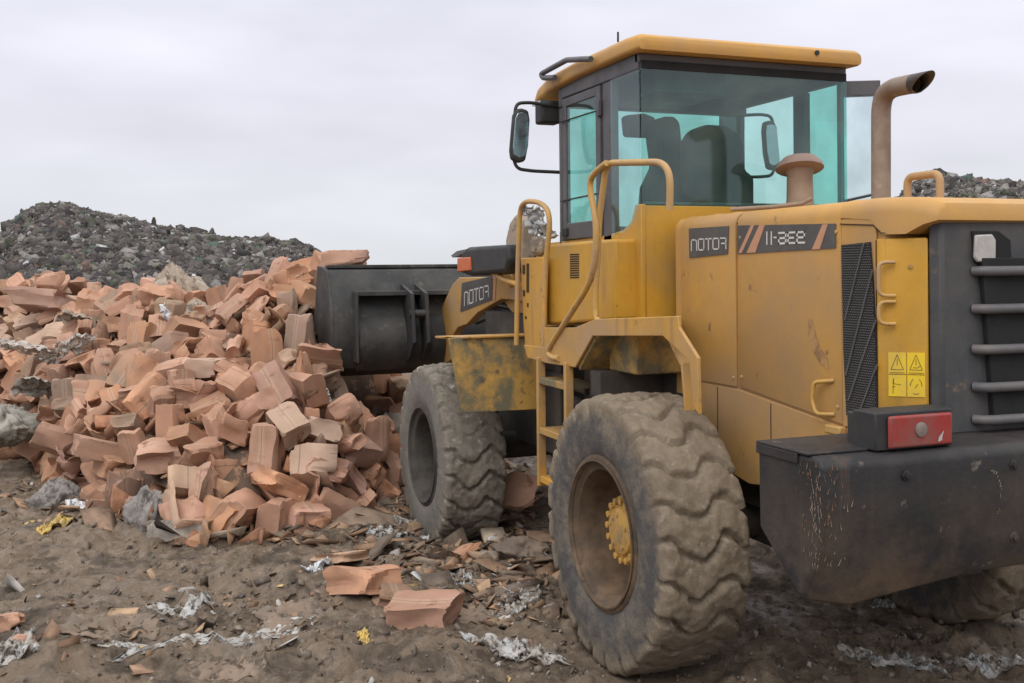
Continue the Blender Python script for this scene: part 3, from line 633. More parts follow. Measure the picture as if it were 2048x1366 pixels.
# grab handles on the corner panel
for (pz, pb) in (((1790, 524), (1776, 592)), ((1774, 604), (1794, 650))):
    a = U(pz[0], pz[1], 'y', HY+.02); c = U(pb[0], pb[1], 'y', HY+.02)
    ins = Vector((0, -.05, 0))
    top = Vector((-1.27, HY-.02, a.z)); bot = Vector((-1.27, HY-.02, c.z))
    b = MB(); b.tube([top+Vector((-.01, -.01, 0)), top+Vector((.02, .045, 0)), bot+Vector((.02, .045, 0)), bot+Vector((-.01, -.01, 0))], .0078, 10, round_=.03); b.build('grab_handle', m_tube, LD, smooth=60)
b = MB()
cdir = (Vector((cx1, cy1, 0))-Vector((cx0-.03, HY-.004, 0))); cn = Vector((cdir.y, -cdir.x, 0)).normalized()
if cn.y < 0: cn = -cn
cn = Vector((cdir.normalized().y, -cdir.normalized().x, 0)); cn = cn if cn.dot(Vector((-1, 1, 0))) > 0 else -cn
def CP_(u, z, o=.002):      # u 0..1 across the chamfer
    p = Vector((cx0-.03, HY-.004, 0))+cdir*u; return Vector((p.x, p.y, z))+cn*o
for (u_, z_) in ((.62, 1.875), (.70, 1.30)):
    p = CP_(u_, z_); b.tube([p-cn*.004, p+cn*.004], .0085, 10)
b.build('panel_bolt', m_rust, LD, smooth=60)
# warning stickers: four yellow squares with pictograms
st = MB(); ink = MB()
for (u0, z0_, kind) in ((.12, 1.462, 'tri'), (.53, 1.462, 'tri2'), (.12, 1.375, 'hand'), (.53, 1.375, 'fan')):
    u1 = u0+.39; z1_ = z0_+.083
    st.prism([CP_(u0, z0_), CP_(u1, z0_), CP_(u1, z1_), CP_(u0, z1_)], cn*.001)
    def I(a, b_): return CP_(u0+(u1-u0)*a, z0_+(z1_-z0_)*b_, .0035)
    def ln(pts):
        for p, q in zip(pts[:-1], pts[1:]): ink.tube([p, q], .0011, 5)
    if kind.startswith('tri'):
        ln([I(.15, .2), I(.85, .2), I(.5, .9), I(.15, .2)]); ln([I(.5, .4), I(.5, .7)])
        if kind == 'tri2': ln([I(.6, .3), I(.75, .42)]); ln([I(.35, .3), I(.62, .3)])
        ln([I(.08, .06), I(.92, .06)])
    elif kind == 'hand': ln([I(.25, .15), I(.3, .85), I(.25, .6), I(.7, .55)]); ln([I(.2, .45), I(.4, .45)])
    else:
        ln([I(.5+.33*math.cos(a), .5+.38*math.sin(a)) for a in (0, .5, 1.0)]); ln([I(.5+.33*math.cos(a), .5+.38*math.sin(a)) for a in (2.1, 2.6, 3.1)]); ln([I(.5+.33*math.cos(a), .5+.38*math.sin(a)) for a in (4.2, 4.7, 5.2)])
        ln([I(.42, .4), I(.6, .6)])
sk_ = st.build('warning_stickers', m_warn, LD); ink.build('pictogram', m_ink, sk_)
b = MB(); b.box((-1.2075, HY-.006, 1.26), (-1.2055, HY+.001, 1.98)); b.build('panel_gap', m_line, LD)

# ---- counterweight
BW = 1.115; BX0, BX1 = -1.255, -1.625
b = MB()
def rowc(y):   # section (x,z) of the counterweight, deeper towards its ends
    return None
TZ = 1.236
L1 = Vector((BX0, BW, TZ)); L2 = U(1652, 918, 'z', TZ); L2 = Vector((BX1, BW-.005, TZ))
lf_b = Vector((BX0-.005, BW, .93)); rear_b = Vector((-1.545, BW-.01, .733)); ch_y = .98
def sym(y, front_z, rear_z, xr, xb, zmid, xt=BX0):
    return [(xt, y, TZ), (xr+.03, y, TZ), (xr, y, TZ-.03), (xr, y, zmid), (xb, y, rear_z), (xt-.005, y, front_z)]
secs = [sym(BW, .93, .728, BX1, -1.505, .95), sym(BW-.14, .90, .715, BX1-.012, -1.585, .86), sym(.45, .90, .775, BX1-.02, -1.60, .84), sym(-.45, .90, .775, BX1-.02, -1.60, .84), sym(-BW+.14, .90, .715, BX1-.012, -1.585, .86), sym(-BW, .93, .735, BX1, -1.555, .95)]
n = 6; vs = [v for s_ in secs for v in s_]; fs = [(i*n+k, i*n+(k+1) % n, (i+1)*n+(k+1) % n, (i+1)*n+k) for i in range(5) for k in range(n)]+[tuple(range(n-1, -1, -1)), tuple(range(5*n, 6*n))]
b.add(vs, fs); cw = b.build('counterweight', m_bumper, LD, bevel=.014, seg=3)
b = MB(); b.box((BX0+.0, .60, TZ+.001), (-1.56, BW+.008, TZ+.010)); b.box((BX0, BW+.001, TZ-.035), (-1.50, BW+.008, TZ+.001)); b.build('lid_plate', m_bumper, cw, bevel=.003)
b = MB(); rr_ = random.Random(3)
for k in range(80):       # bare metal scrapes down the corner
    z = .86+.36*rr_.random(); y0 = BW+.0005; L_ = rr_.uniform(.006, .03)
    x = BX1+.004+abs(rr_.gauss(0, .05)); p = Vector((x, BW+.0015, z)); dr = Vector((rr_.uniform(-.4, .4), 0, 1 if rr_.random() < .5 else -.6)).normalized()
    wv = rr_.uniform(.0008, .0022); s_ = dr.cross(Vector((0, 1, 0)))*wv
    b.prism([p-s_, p+dr*L_*.5-s_*.2, p+dr*L_, p+s_], (0, .0008, 0))
    if k % 2:
        q_ = .006+abs(rr_.gauss(0, .05)); q_ = min(q_, .13); p = Vector((BX1-.0014-.012*q_/.14, BW-q_, z)); dr = Vector((0, rr_.uniform(-.6, .6), 1)).normalized(); s_ = dr.cross(Vector((1, 0, 0)))*wv
        b.prism([p-s_, p+dr*L_*.5-s_*.2, p+dr*L_, p+s_], (-.0008, 0, 0))
for k in range(26):
    a = rr_.uniform(-1.9, 1.5); p = U(1988+14*math.cos(a)+rr_.uniform(-2, 2), 985+42*math.sin(a)+rr_.uniform(-3, 3), 'x', BX1-.0225); dr = Vector((0, -math.sin(a)*.5, -math.cos(a))).normalized(); s_ = dr.cross(Vector((1, 0, 0)))*.0012
    b.prism([p-s_, p+dr*.006, p+dr*.012, p+s_], (-.0008, 0, 0))
tag(b.build('scratches', m_scratch, cw), kind='stuff')
for (y_, z_) in ((.78, 1.16), (.30, 1.16), (.30, .90)):
    b = MB(); b.lathe([(.004, .02), (-.004, .02), (-.006, .012), (-.014, .012), (-.015, .001)], 'x', (BX1-.019, y_, z_), 6); b.build('bolt', m_bumper, cw)
# tail lamp box
def tlamp(sg):
    b = MB(); b.box((-1.60, sg*.535, TZ+.004), (-1.48, sg*.872, TZ+.137)); b.box((-1.48, sg*.58, TZ+.004), (-1.41, sg*.84, TZ+.12)); t = b.build('tail_lamp', m_black, LD, bevel=.006)
    b = MB(); b.box((-1.618, sg*.548, TZ+.012), (-1.60, sg*.825, TZ+.124)); l = b.build('red_lens', m_red, t, bevel=.012, seg=3)
    b = MB(); b.lathe([(0, .026), (-.004, .0255), (-.006, .02), (-.006, .001)], 'x', (-1.6185, sg*.692, TZ+.072), 28); b.build('reflector', m_lensd, t, smooth=40)
    b = MB(); p = [(-1.6195, sg*.60, TZ+.03), (-1.6195, sg*.618, TZ+.024), (-1.6195, sg*.615, TZ+.04), (-1.6195, sg*.592, TZ+.062), (-1.6195, sg*.60, TZ+.04)]; b.prism(p, (-.001, 0, 0)); b.build('broken_corner', m_lens, t)
tlamp(1); tlamp(-1)

# ---- cab
CW = .675; CX0, CX1 = .464, 1.50; CZT = 3.008
b = MB()
# lower body (yellow): side outline with the notch under the rear quarter glass
body_px = [(1130, 482), (1215, 470), (1246, 460), (1262, 443), (1270, 409), (1282, 408), (1283, 640), (1085, 655), (1085, 487)]
bp = O(body_px, 'y', CW); b.prism(bp, (0, -.03, 0))
bz = bp[5].z
b.box((CX0, -CW, 1.60), (CX0+.03, CW-.031, bz-.005)); b.box((CX0, -CW, 1.60), (1.8, -CW+.03, 2.04))
b.build('cab_lower_body', m_bright, LD, bevel=.006)
b = MB(); b.box((CX0+.03, -CW+.03, 1.55), (1.75, CW-.03, 1.72)); b.build('cab_floor', m_int, LD)
# frame
fr = MB()
for s_ in (1, -1):
    yo = s_*CW; yi = s_*(CW-.05)
    fr.box((.80, min(yo, yi), 2.02), (.91, max(yo, yi), CZT-.071))                 # B pillar
    fr.box((CX1+.001, min(yo, yi)+.002, 1.95), (CX1+.04, max(yo, yi)-.002, CZT-.123))      # A pillar
    fr.box((CX0+.01, min(yo, yi), CZT-.07), (CX1, max(yo, yi), CZT+.02))
fr.box((CX0, -CW, CZT-.035), (CX0+.05, CW, CZT+.02)); fr.box((CX1-.02, -CW, CZT-.12), (CX1+.04, CW, CZT)); fr.box((CX1, -CW, 1.7), (CX1+.04, CW, 2.12))
fr.box((CX0+.004, -CW, bz-.02), (CX0+.035, CW-.04, bz+.015))
fr.box((CX0+.03, -CW+.03, CZT-.02), (CX1, CW-.03, CZT+.01))
fr.box((.6, .05, CZT-.16), (1.15, .50, CZT-.02))                              # air unit under the roof
fr.build('cab_frame', m_cabfr, LD, bevel=.008)
def pane(name, pts, off, mt, parent=LD, label=None):
    o = MB().prism(pts, off).build(name, mt, parent)
    if label: o['label'] = label
    return o
pane('rear_window', [(CX0-.006, CW-.01, bz), (CX0-.006, -CW+.01, bz), (CX0-.006, -CW+.01, CZT-.02), (CX0-.006, CW-.01, CZT-.02)], (.006, 0, 0), m_glass)
pane('side_window', [(CX0, CW+.001, bz-.0), (.56, CW+.001, bz-.11), (.66, CW+.001, bz-.145), (.80, CW+.001, bz-.16), (.80, CW+.001, CZT-.07), (CX0, CW+.001, CZT-.07)], (0, -.006, 0), m_glass2, label='near rear quarter window')
pane('side_window', [(CX0, -CW, bz), (.80, -CW, bz-.16), (.80, -CW, CZT-.07), (CX0, -CW, CZT-.07)], (0, .006, 0), m_glass, label='far rear quarter window')
pane('windscreen', [(CX1+.02, CW-.06, 2.0), (CX1+.02, -CW+.06, 2.0), (CX1+.02, -CW+.06, CZT-.12), (CX1+.02, CW-.06, CZT-.12)], (-.006, 0, 0), m_glass)
b = MB()      # dark header strip on the rear glass
b.box((CX0-.011, -CW+.01, CZT-.065), (CX0-.007, CW-.01, CZT-.02)); b.build('window_header', m_void, LD)
# near door
dz0, dz1 = 2.06, 2.93
b = MB()
def frame_rect(b, x0, x1, z0, z1, w_, y0, y1, wb=None):
    wb = wb or w_
    b.box((x0, y0, z0), (x0+w_, y1, z1)); b.box((x1-w_, y0, z0), (x1, y1, z1)); b.box((x0+w_, y0, z1-w_), (x1-w_, y1, z1)); b.box((x0+w_, y0, z0), (x1-w_, y1, z0+wb))
frame_rect(b, .925, 1.455, dz0, dz1, .055, CW-.02, CW+.012, .10)
b.box((.912, CW, 2.75), (.94, CW+.025, 2.85)); b.box((.912, CW, 2.20), (.94, CW+.025, 2.30))
dr = b.build('cab_door', m_cabfr, LD, bevel=.006); dr['label'] = 'closed near door'
pane('door_glass', [(.97, CW+.004, dz0+.09), (1.41, CW+.004, dz0+.09), (1.41, CW+.004, dz1-.05), (.97, CW+.004, dz1-.05)], (0, -.005, 0), m_glass, dr)
b = MB(); b.box((1.37, CW+.012, 2.08), (1.44, CW+.03, 2.13)); b.build('door_handle', m_hose, dr, bevel=.004)
# far door swung open: frame bar, upright and pale pane
def dpt(t, z): return Vector((.55+.10*t, -.70-.45*t, z+.05*t))
b = MB()
def bar(a, c, h, tck): 
    a = Vector(a); c = Vector(c); d = (c-a).normalized(); nn = Vector((d.y, -d.x, 0)).normalized()*tck
    return a, c, nn
for (t0, t1, z0, z1) in ((0, .80, 2.87, 2.965), (.72, .80, 2.1, 2.87), (0, .07, 2.1, 2.87), (0, .8, 2.05, 2.11)):
    p = [dpt(t0, z0), dpt(t1, z0+(.0)), dpt(t1, z1), dpt(t0, z1)]; b.prism(p, (.03, .005, 0))
fd = b.build('cab_door', m_cabfr, LD, bevel=.004); fd['label'] = 'far door standing open'
pane('door_glass', [dpt(.05, 2.1), dpt(.74, 2.1), dpt(.74, 2.88), dpt(.05, 2.88)], (.008, .001, 0), m_glass2, fd)
b = MB(); b.tube([dpt(0, 2.26)+Vector((-.03, 0, 0)), dpt(.66, 2.28)+Vector((-.03, 0, 0))], .008, 8); b.build('door_bar', m_hose, fd, smooth=60)
# roof
b = MB(); RW = .722
rz = 3.032
def rsec(x, z, w_, t, r=.045):
    pts = []
    for (cy_, cz_, a0) in ((w_-r, z+t-r, 0), (-w_+r, z+t-r, 90), (-w_+.02, z+.02, 180), (w_-.02, z+.02, 270)):
        rr = r if a0 < 180 else .02
        for k in range(5):
            a = math.radians(a0+k*22.5); pts.append((x, cy_+rr*math.cos(a), cz_+rr*math.sin(a)))
    return pts
S_r = [rsec(.375, rz+.015, RW-.035, .045, .02), rsec(.382, rz-.004, RW-.008, .070, .032), rsec(.41, rz-.006, RW, .088, .038), rsec(.55, rz-.004, RW, .095, .04), rsec(1.2, rz-.010, RW, .098, .04), rsec(1.60, rz-.028, RW, .098, .04), rsec(1.78, rz-.06, RW-.005, .088, .04), rsec(1.86, rz-.088, RW-.02, .068, .03)]
n = len(S_r[0]); vs = [v for s_ in S_r for v in s_]; fs = [(i*n+k, i*n+(k+1) % n, (i+1)*n+(k+1) % n, (i+1)*n+k) for i in range(len(S_r)-1) for k in range(n)]+[tuple(range(n-1, -1, -1)), tuple(range((len(S_r)-1)*n, len(S_r)*n))]
b.add(vs, fs); roof = b.build('cab_roof', m_hood, LD, smooth=45)
b = MB(); b.tube([(.374, -.40+.95*0, rz+.045), (.366, -.40, rz+.045)], .014, 10); b.build('roof_bolt', m_hose, roof)
tube_part('roof_rail', [(1182, 118), (1170, 118), (1133, 120), (1082, 148), (1086, 156), (1110, 155)], 'y', .76, .017, m_cabfr, LD, .03)
tube_part('antenna', [(1236, 84), (1236, 64)], 'y', .55, .006, m_hose)
# work lamps under the front of the roof
b = MB(); 
for yy in (.70, -.66): b = MB(); b.box((1.58, yy-.07, 2.80), (1.70, yy+.07, 2.93)); b.build('roof_work_lamp', m_black, LD, bevel=.015)
b = MB(); b.box((1.60, .55, 2.925), (1.74, .77, 2.945)); b.build('lamp_bracket', m_chrome, LD)
# interior
def slab_px(name, px, xv, th, mt, bevel=.04, lab=None):
    o = MB().prism(O(px, 'x', xv), (th, 0, 0)).build(name, mt, LD, bevel=bevel, seg=4)
    if lab: o['label'] = lab
    return o
seat = slab_px('driver_seat', [(1388, 420), (1378, 330), (1378, 282), (1392, 258), (1420, 248), (1455, 250), (1480, 266), (1492, 290), (1494, 340), (1512, 352), (1512, 420)], .80, .13, m_seat)
b = MB(); b.box((.86, -.32, 1.9), (1.3, .12, 2.12)); b.build('seat_cushion', m_seat, seat, bevel=.04)
slab_px('side_console', [(1298, 420), (1302, 372), (1322, 330), (1316, 285), (1312, 250), (1334, 232), (1352, 232), (1362, 245), (1368, 300), (1382, 340), (1390, 420)], .95, .16, m_int, .03)
slab_px('head_rest', [(1252, 230), (1290, 226), (1312, 234), (1318, 262), (1300, 274), (1256, 272)], 1.05, .08, m_seat, .02)
b = MB(); b.tube([(1.38, .05, 1.75), (1.15, .03, 2.22)], .035, 12); 
b.lathe([(-.012, .19), (0, .205), (.012, .19), (0, .178), (-.012, .19)], 'z', (1.12, .03, 2.28), 32); b.build('steering_wheel', m_int, LD, smooth=60)
b = MB(); b.box((1.30, -.5, 1.72), (1.5, .5, 2.14)); b.build('dashboard', m_int, LD, bevel=.03)
# mirrors
def mirror(sg, tilt):
    px = [(1045, 216), (1058, 220), (1061, 240), (1058, 290), (1052, 322), (1038, 326), (1024, 318), (1022, 300), (1028, 230), (1034, 217)]
    pts = O(px, 'x', 1.55) if sg > 0 else [Vector((p.x, -p.y, p.z)) for p in O(px, 'x', 1.55)]
    o = MB().prism(pts, (.05, 0, 0)).build('side_mirror', m_black, LD, bevel=.018, seg=4)
    c = sum(pts, Vector())/len(pts); ins = [c+(p-c)*.82+Vector((-.004, 0, 0)) for p in pts]
    MB().prism(ins, (.004, 0, 0)).build('mirror_glass', m_chrome, o, bevel=.002)
    arm = [(1130, 345), (1066, 342), (1036, 338), (1027, 322), (1030, 300)], [(1030, 240), (1030, 218), (1036, 206), (1060, 205), (1100, 211), (1132, 214)]
    for a in arm:
        pa = O(a, 'x', 1.58); pa = pa if sg > 0 else [Vector((p.x, -p.y, p.z)) for p in pa]
        b = MB(); b.tube(pa, .011, 8, round_=.03); b.build('mirror_arm', m_hose, o, smooth=60)
    o['label'] = 'near side mirror' if sg > 0 else 'far side mirror'
mirror(1, 0); mirror(-1, 0)
# wiper-like rods on the door glass
b = MB(); b.tube([(1.47, CW+.02, 2.30), (.96, CW+.02, 2.31)], .005, 6); b.tube([(1.47, CW+.02, 2.79), (.96, CW+.02, 2.785)], .005, 6); b.build('door_rail', m_hose, dr)

# ---- exhaust, pre-cleaner, hood rail
EY = -.28
ep = O([(1762, 430), (1762, 300), (1762, 215), (1768, 190), (1784, 176), (1812, 170), (1836, 166)], 'y', EY)
rw = .047
b = MB(); b.tube(ep, rw, 20, cap=False, round_=.05)
exo = b.build('exhaust_pipe', m_exh, LD, smooth=70)
# bevelled mouth: tube whose lower side is cut back
d = (ep[-1]-ep[-2]).normalized(); side = d.cross(Vector((0, 1, 0))).normalized(); side = side if side.z > 0 else -side
vs = []; n = 20
for ring_ in range(2):
    for k in range(n):
        a = 2*math.pi*k/n; off = side*math.cos(a)*rw+Vector((0, 1, 0))*math.sin(a)*rw
        vs.append(ep[-1]-d*.03+off if ring_ == 0 else ep[-1]+d*(.035+.055*math.cos(a))+off*1.04)
b = MB(); b.add(vs, [(k, (k+1) % n, n+(k+1) % n, n+k) for k in range(n)]); b.build('exhaust_tip', m_exht, exo, smooth=70).modifiers.new('t', 'SOLIDIFY').thickness = .003
pc = U(1600, 416, 'y', -.18)
b = MB(); pr_ = .068
b.lathe([(-.06, pr_*1.18), (0, pr_*1.12), (.05, pr_*1.04), (.17, pr_), (.20, pr_*1.12), (.215, pr_*1.12), (.215, .01)], 'z', pc, 32); pcl = b.build('pre_cleaner', m_clean, LD, smooth=50)
b = MB(); b.lathe([(.195, .06), (.205, .118), (.212, .128), (.240, .118), (.266, .090), (.280, .048), (.285, .001)], 'z', pc, 36); cp = b.build('cap', m_cap, pcl, smooth=60)
me = cp.data
for v in me.vertices:
    dx = v.co.x-pc.x; v.co.z += -dx*.22+(v.co.y-pc.y)*.10
for (a, mtl, nm) in ((U(1838, 372, 'y', -.32), m_tube, 'hood_rail'),):
    x0, x1 = U(1815, 400, 'y', -.3).x, U(1880, 400, 'y', -.3).x; zt = U(1850, 350, 'y', -.3).z
    for yy in (-.30, -.38) if False else (-.30,):
        b = MB(); b.tube([(x0, yy, HT-.02), (x0, yy, zt), (x1, yy, zt), (x1, yy, HT-.02)], .019, 12, round_=.045); b.build(nm, mtl, LD, smooth=60)
b = MB(); b.tube([(.33, .2, 2.19), (.22, .0, 2.2), (.14, -.12, 2.215), (.11, -.16, 2.24)], .012, 8); b.build('breather_hose', m_clean, LD, smooth=60)
b = MB(); b.box((.30, .26, HT-.005), (.35, .30, HT+.02)); b.box((.05, .30, HT-.005), (.10, .34, HT+.015)); b.build('hood_latch', m_tube, LD, bevel=.004)

# ---- toolbox ahead of the cab, platform, arch, ladder
TB = .80
tbx = O([(1087, 495), (1093, 489), (1180, 481), (1228, 478), (1229, 640), (1090, 650)], 'y', TB)
b = MB(); b.prism(tbx, (0, -.30, 0)); tb = b.build('tool_box', m_bright, LD, bevel=.018, seg=3)
b = MB()
for k in range(11):
    v0_ = 508+k*4.6; b.prism(O([(1140, v0_), (1158, v0_-.6), (1158, v0_+2.0), (1140, v0_+2.6)], 'y', TB+.0015), (0, .001, 0))
b.build('vent_slots', m_void, tb)
# front of tool box / vertical post with the front handrail
pz = O([(1041, 516), (1086, 514), (1086, 700), (1050, 694), (1046, 640)], 'y', .86)
b = MB(); b.prism(pz, (0, -.03, 0)); post = b.build('front_post', m_yellow, LD, bevel=.006)
b = MB()
for (u0, v0_, u1, v1) in ((1045, 530, 1050, 548), (1053, 527, 1058, 585), (1046, 580, 1050, 592), (1054, 606, 1057, 614), (1050, 632, 1053, 638)):
    b.prism(O([(u0, v0_), (u1, v0_), (u1, v1), (u0, v1)], 'y', .8615), (0, .001, 0))
b.build('slot', m_line, post)
# platform
PY = .95; PZ = 1.615
side_px = [(1190, 638), (1356, 632), (1357, 655), (1395, 716), (1398, 830), (1386, 812), (1378, 722), (1372, 716), (1325, 672), (1185, 672), (1150, 735), (1095, 727), (1055, 716), (1047, 690), (1088, 694), (1088, 655), (1150, 655)]
b = MB(); b.prism(O(side_px, 'y', PY), (0, -.018, 0)); plat = b.build('platform_skirt', m_yellow, LD, bevel=.004)
b = MB(); b.prism([(-.36, PY-.02, PZ-.035), (.46, PY-.02, PZ-.035), (.46, .54, PZ-.035), (.33, .54, PZ-.035)], (0, 0, .035)); b.box((.46, .40, PZ-.10), (1.2, PY-.02, PZ-.085)); b.box((1.0, .40, 1.38), (1.46, PY-.02, 1.395))
b.prism([(.715, PY-.019, 1.345), (.50, PY-.019, 1.53), (.50, PY-.019, 1.50), (.70, PY-.019, 1.325)], (0, -.5, 0))
b.build('platform', m_mudyel, LD, bevel=.004)
# inner wheel arch liner
b = MB(); b.prism([(-.40, PY-.02, 1.45), (-.30, PY-.02, 1.56), (-.28, PY-.02, 1.54), (-.38, PY-.02, 1.44)], (0, -.05, 0)); b.prism([(-.43, PY-.019, 1.24), (-.40, PY-.019, 1.45), (-.385, PY-.019, 1.45), (-.415, PY-.019, 1.24)], (0, -.05, 0)); b.build('mudguard', m_yellow, LD, bevel=.003)
b = MB(); b.box((-.37, .50, .9), (1.0, .52, 1.57)); b.box((.5, .50, 1.2), (.62, .9, 1.33)); b.build('arch_liner', m_under, LD)
b = MB(); b.box((.28, .44, 1.33), (.60, .80, 1.545)); b.build('battery_box', m_mudyel, LD, bevel=.01)
# far side platform (seen from a step to the side only)
b = MB(); b.box((-.36, -PY, PZ-.09), (1.2, -.52, PZ)); b.build('platform', m_yellow, LD, bevel=.006)
# ladder
lad = MB()
xa, xb = .80, 1.20
for x in (xa, xb): lad.prism([(x, PY+.02, 1.36), (x, PY+.02, .60), (x+.03, PY+.02, .60), (x+.03, PY+.02, 1.36)], (0, -.05, 0))
ldo = lad.build('ladder', m_yellow, LD, bevel=.004)
for z in (1.225, .93, .645):
    b = MB(); b.box((xa+.03, PY-.16, z-.02), (xb, PY+.015, z+.018)); b.build('step', m_mudyel if z > 1 else m_yellow, ldo, bevel=.004)
b = MB(); b.box((xa, PY-.15, .22), (xa+.13, PY-.02, .60)); b.build('rubber_strap', m_under, ldo)
# handrails
r1 = [(1229, 657), (1212, 658), (1192, 640), (1190, 600), (1195, 520), (1198, 440), (1206, 380), (1212, 326), (1325, 324), (1341, 350), (1339, 420), (1330, 560), (1326, 634)]
tube_part('handrail', r1[:11], 'y', .93, .0165, m_tube, LD, .08)
r2 = [(1213, 326), (1186, 348), (1178, 370), (1192, 440), (1192, 500), (1184, 550), (1172, 580), (1098, 695), (1096, 708), (1106, 716), (1118, 717)]
tube_part('handrail', r2, 'y', .955, .0165, m_tube, LD, .08)
r3 = [(1033, 690), (1034, 620), (1036, 520), (1040, 415), (1052, 402), (1078, 404), (1096, 418), (1100, 450), (1092, 520), (1089, 600), (1088, 694)]
tube_part('handrail', r3, 'y', .90, .016, m_tube, LD, .08)

# ---- front fender over the front wheel
b = MB()
fx = 2.02
b.prism([U(897, 676, 'x', fx), U(925, 826, 'x', fx-.05), Vector((fx-.05, .60, U(925, 826, 'x', fx).z)), Vector((fx, .60, U(897, 676, 'x', fx).z))], (.02, 0, 0))
fen = b.build('front_fender', m_mudyel, LD, bevel=.004)
zt = 1.43; b = MB(); b.prism([(2.62, 1.17, zt-.03), (fx-.02, 1.17, zt), (fx-.02, .5, zt), (2.62, .5, zt-.03)], (0, 0, .014))
b.prism([(2.62, 1.17, zt-.032), (2.30, 1.17, zt-.016), (fx+.02, 1.17, zt-.18), (fx, 1.17, zt), (2.3, 1.17, zt)], (0, -.012, 0)); b.build('fender_top', m_yellow, fen, bevel=.003)
b = MB(); b.box((1.98, -1.15, .95), (2.0, -.55, 1.43)); b.box((2.0, -1.15, 1.42), (2.62, -.5, 1.435)); b.build('front_fender', m_yellow, LD)
# head lamp cluster
b = MB(); b.prism(O([(922, 502), (934, 494), (1012, 489), (1016, 520), (1010, 545), (938, 552), (918, 545)], 'y', .80), (0, -.22, 0)); hlp = b.build('head_lamp_unit', m_hose, LD, bevel=.03, seg=3)
b = MB(); b.prism(O([(914, 516), (938, 514), (940, 541), (914, 544)], 'y', .815), (0, -.05, 0)); b.build('turn_signal', m_orange, hlp, bevel=.008)
b = MB(); b.prism(O([(902, 511), (914, 502), (934, 498), (930, 504), (916, 512), (905, 515)], 'y', .80), (0, -.2, 0)); b.build('lamp_visor', m_slat, hlp)
b = MB(); b.tube(O([(985, 545), (1010, 560), (1040, 570)], 'y', .74), .02, 8); b.build('lamp_bracket', m_yellow, LD, smooth=60)
b = MB(); b.box((3.0, -.82, 1.78), (3.25, -.6, 2.0)); b.build('head_lamp_unit', m_hose, LD, bevel=.03)

# ---- lift arms
arm_px = [(1030, 536), (1000, 549), (985, 554), (918, 555), (905, 568), (885, 610), (866, 668), (864, 700), (872, 724), (893, 726), (906, 716), (904, 672), (915, 655), (934, 648), (955, 625), (1002, 598), (1030, 600)]
for y_ in (.50, -.44):
    pts = [Vector((p.x, y_, p.z)) for p in O(arm_px, 'y', .50)]
    ex = [Vector((2.1, y_, pts[-1].z-.02)), Vector((2.1, y_, pts[0].z+.03))]
    o = MB().prism(pts+ex, (0, -.07, 0)).build('lift_arm', m_yellow, LD, bevel=.006)
    if y_ > 0:
        dq = [(924, 566), (985, 552), (984, 600), (921, 624)]
        MB().prism(O(dq, 'y', .5025), (0, .002, 0)).build('decal', m_decal, o)
        MB().prism(O([(988, 552), (993, 551), (990, 600), (986, 601)], 'y', .5025), (0, .002, 0)).build('stripe', m_stripe, o)
        lettering([(929, 611), (977, 593), (977, 571), (929, 584)], 'nOTOf', [1, 1, 1, 1, .9], 'y', .5045, OUT, .011, 'lettering', m_white, o, gap=.32)
for (u_, v_) in ((905, 690), (1022, 562)):
    p = U(u_, v_, 'y', .505); b = MB(); b.lathe([(-.02, .05), (.012, .05), (.016, .044), (.016, .02), (.03, .02), (.031, .001)], 'y', p, 24); b.build('pin', m_tube, LD, smooth=40)
# upper yellow frame tower between the arms
b = MB(); b.prism(O([(1005, 540), (1035, 505), (1085, 505), (1085, 640), (1036, 640), (985, 575)], 'y', .42), (0, -.84, 0)); b.build('arm_tower', m_yellow, LD, bevel=.006)
b = MB(); b.tube([(2.5, .20, 1.3), (3.9, .28, 1.75)], .055, 14); b.tube([(2.5, -.20, 1.3), (3.9, -.28, 1.75)], .055, 14); b.build('lift_cylinder', m_black, LD, smooth=60)
b = MB(); b.tube([(2.5, 0, 1.9), (3.6, 0, 1.98)], .06, 14); b.tube([(3.6, 0, 1.98), (4.45, .1, 1.75)], .03, 12); b.build('bucket_cylinder', m_black, LD, smooth=60)
b = MB()
for q in ([(2.6, .36, 1.6), (3.0, .40, 1.45), (3.5, .40, 1.5), (4.0, .38, 1.42)], [(2.7, .3, 1.75), (3.1, .34, 1.55), (3.8, .36, 1.6)]): b.tube(q, .014, 8, round_=.1)
b.build('hydraulic_hose', m_hose, LD, smooth=60)
# ---- bucket (open towards +x, back plate faces us)
yl, yr = 1.49, -1.15
bs = [(4.95, 1.915), (4.80, 1.88), (4.68, 1.70), (4.58, 1.45), (4.58, 1.20), (4.68, 1.02), (4.9, .93), (5.3, .90), (5.75, .93)]
inn = [(x+.03 if x < 5.2 else x, z+(.03 if z < 1.1 else -.0)) for x, z in bs][::-1]
sec = bs+inn
b = MB(); b.prism([(x, yl, z) for x, z in sec], (0, yr-yl, 0)); bk = b.build('bucket', m_bucket, LD, bevel=.004)
sp = [(4.95, 1.915), (4.80, 1.88), (4.68, 1.70), (4.58, 1.45), (4.58, 1.20), (4.68, 1.02), (4.9, .93), (5.3, .90), (5.75, .93), (5.62, 1.25), (5.35, 1.55), (5.22, 1.93)]
for y_ in (yl+.025, yr): MB().prism([(x, y_, z) for x, z in sp], (0, -.025, 0)).build('side_plate', m_bucket, bk, bevel=.004)
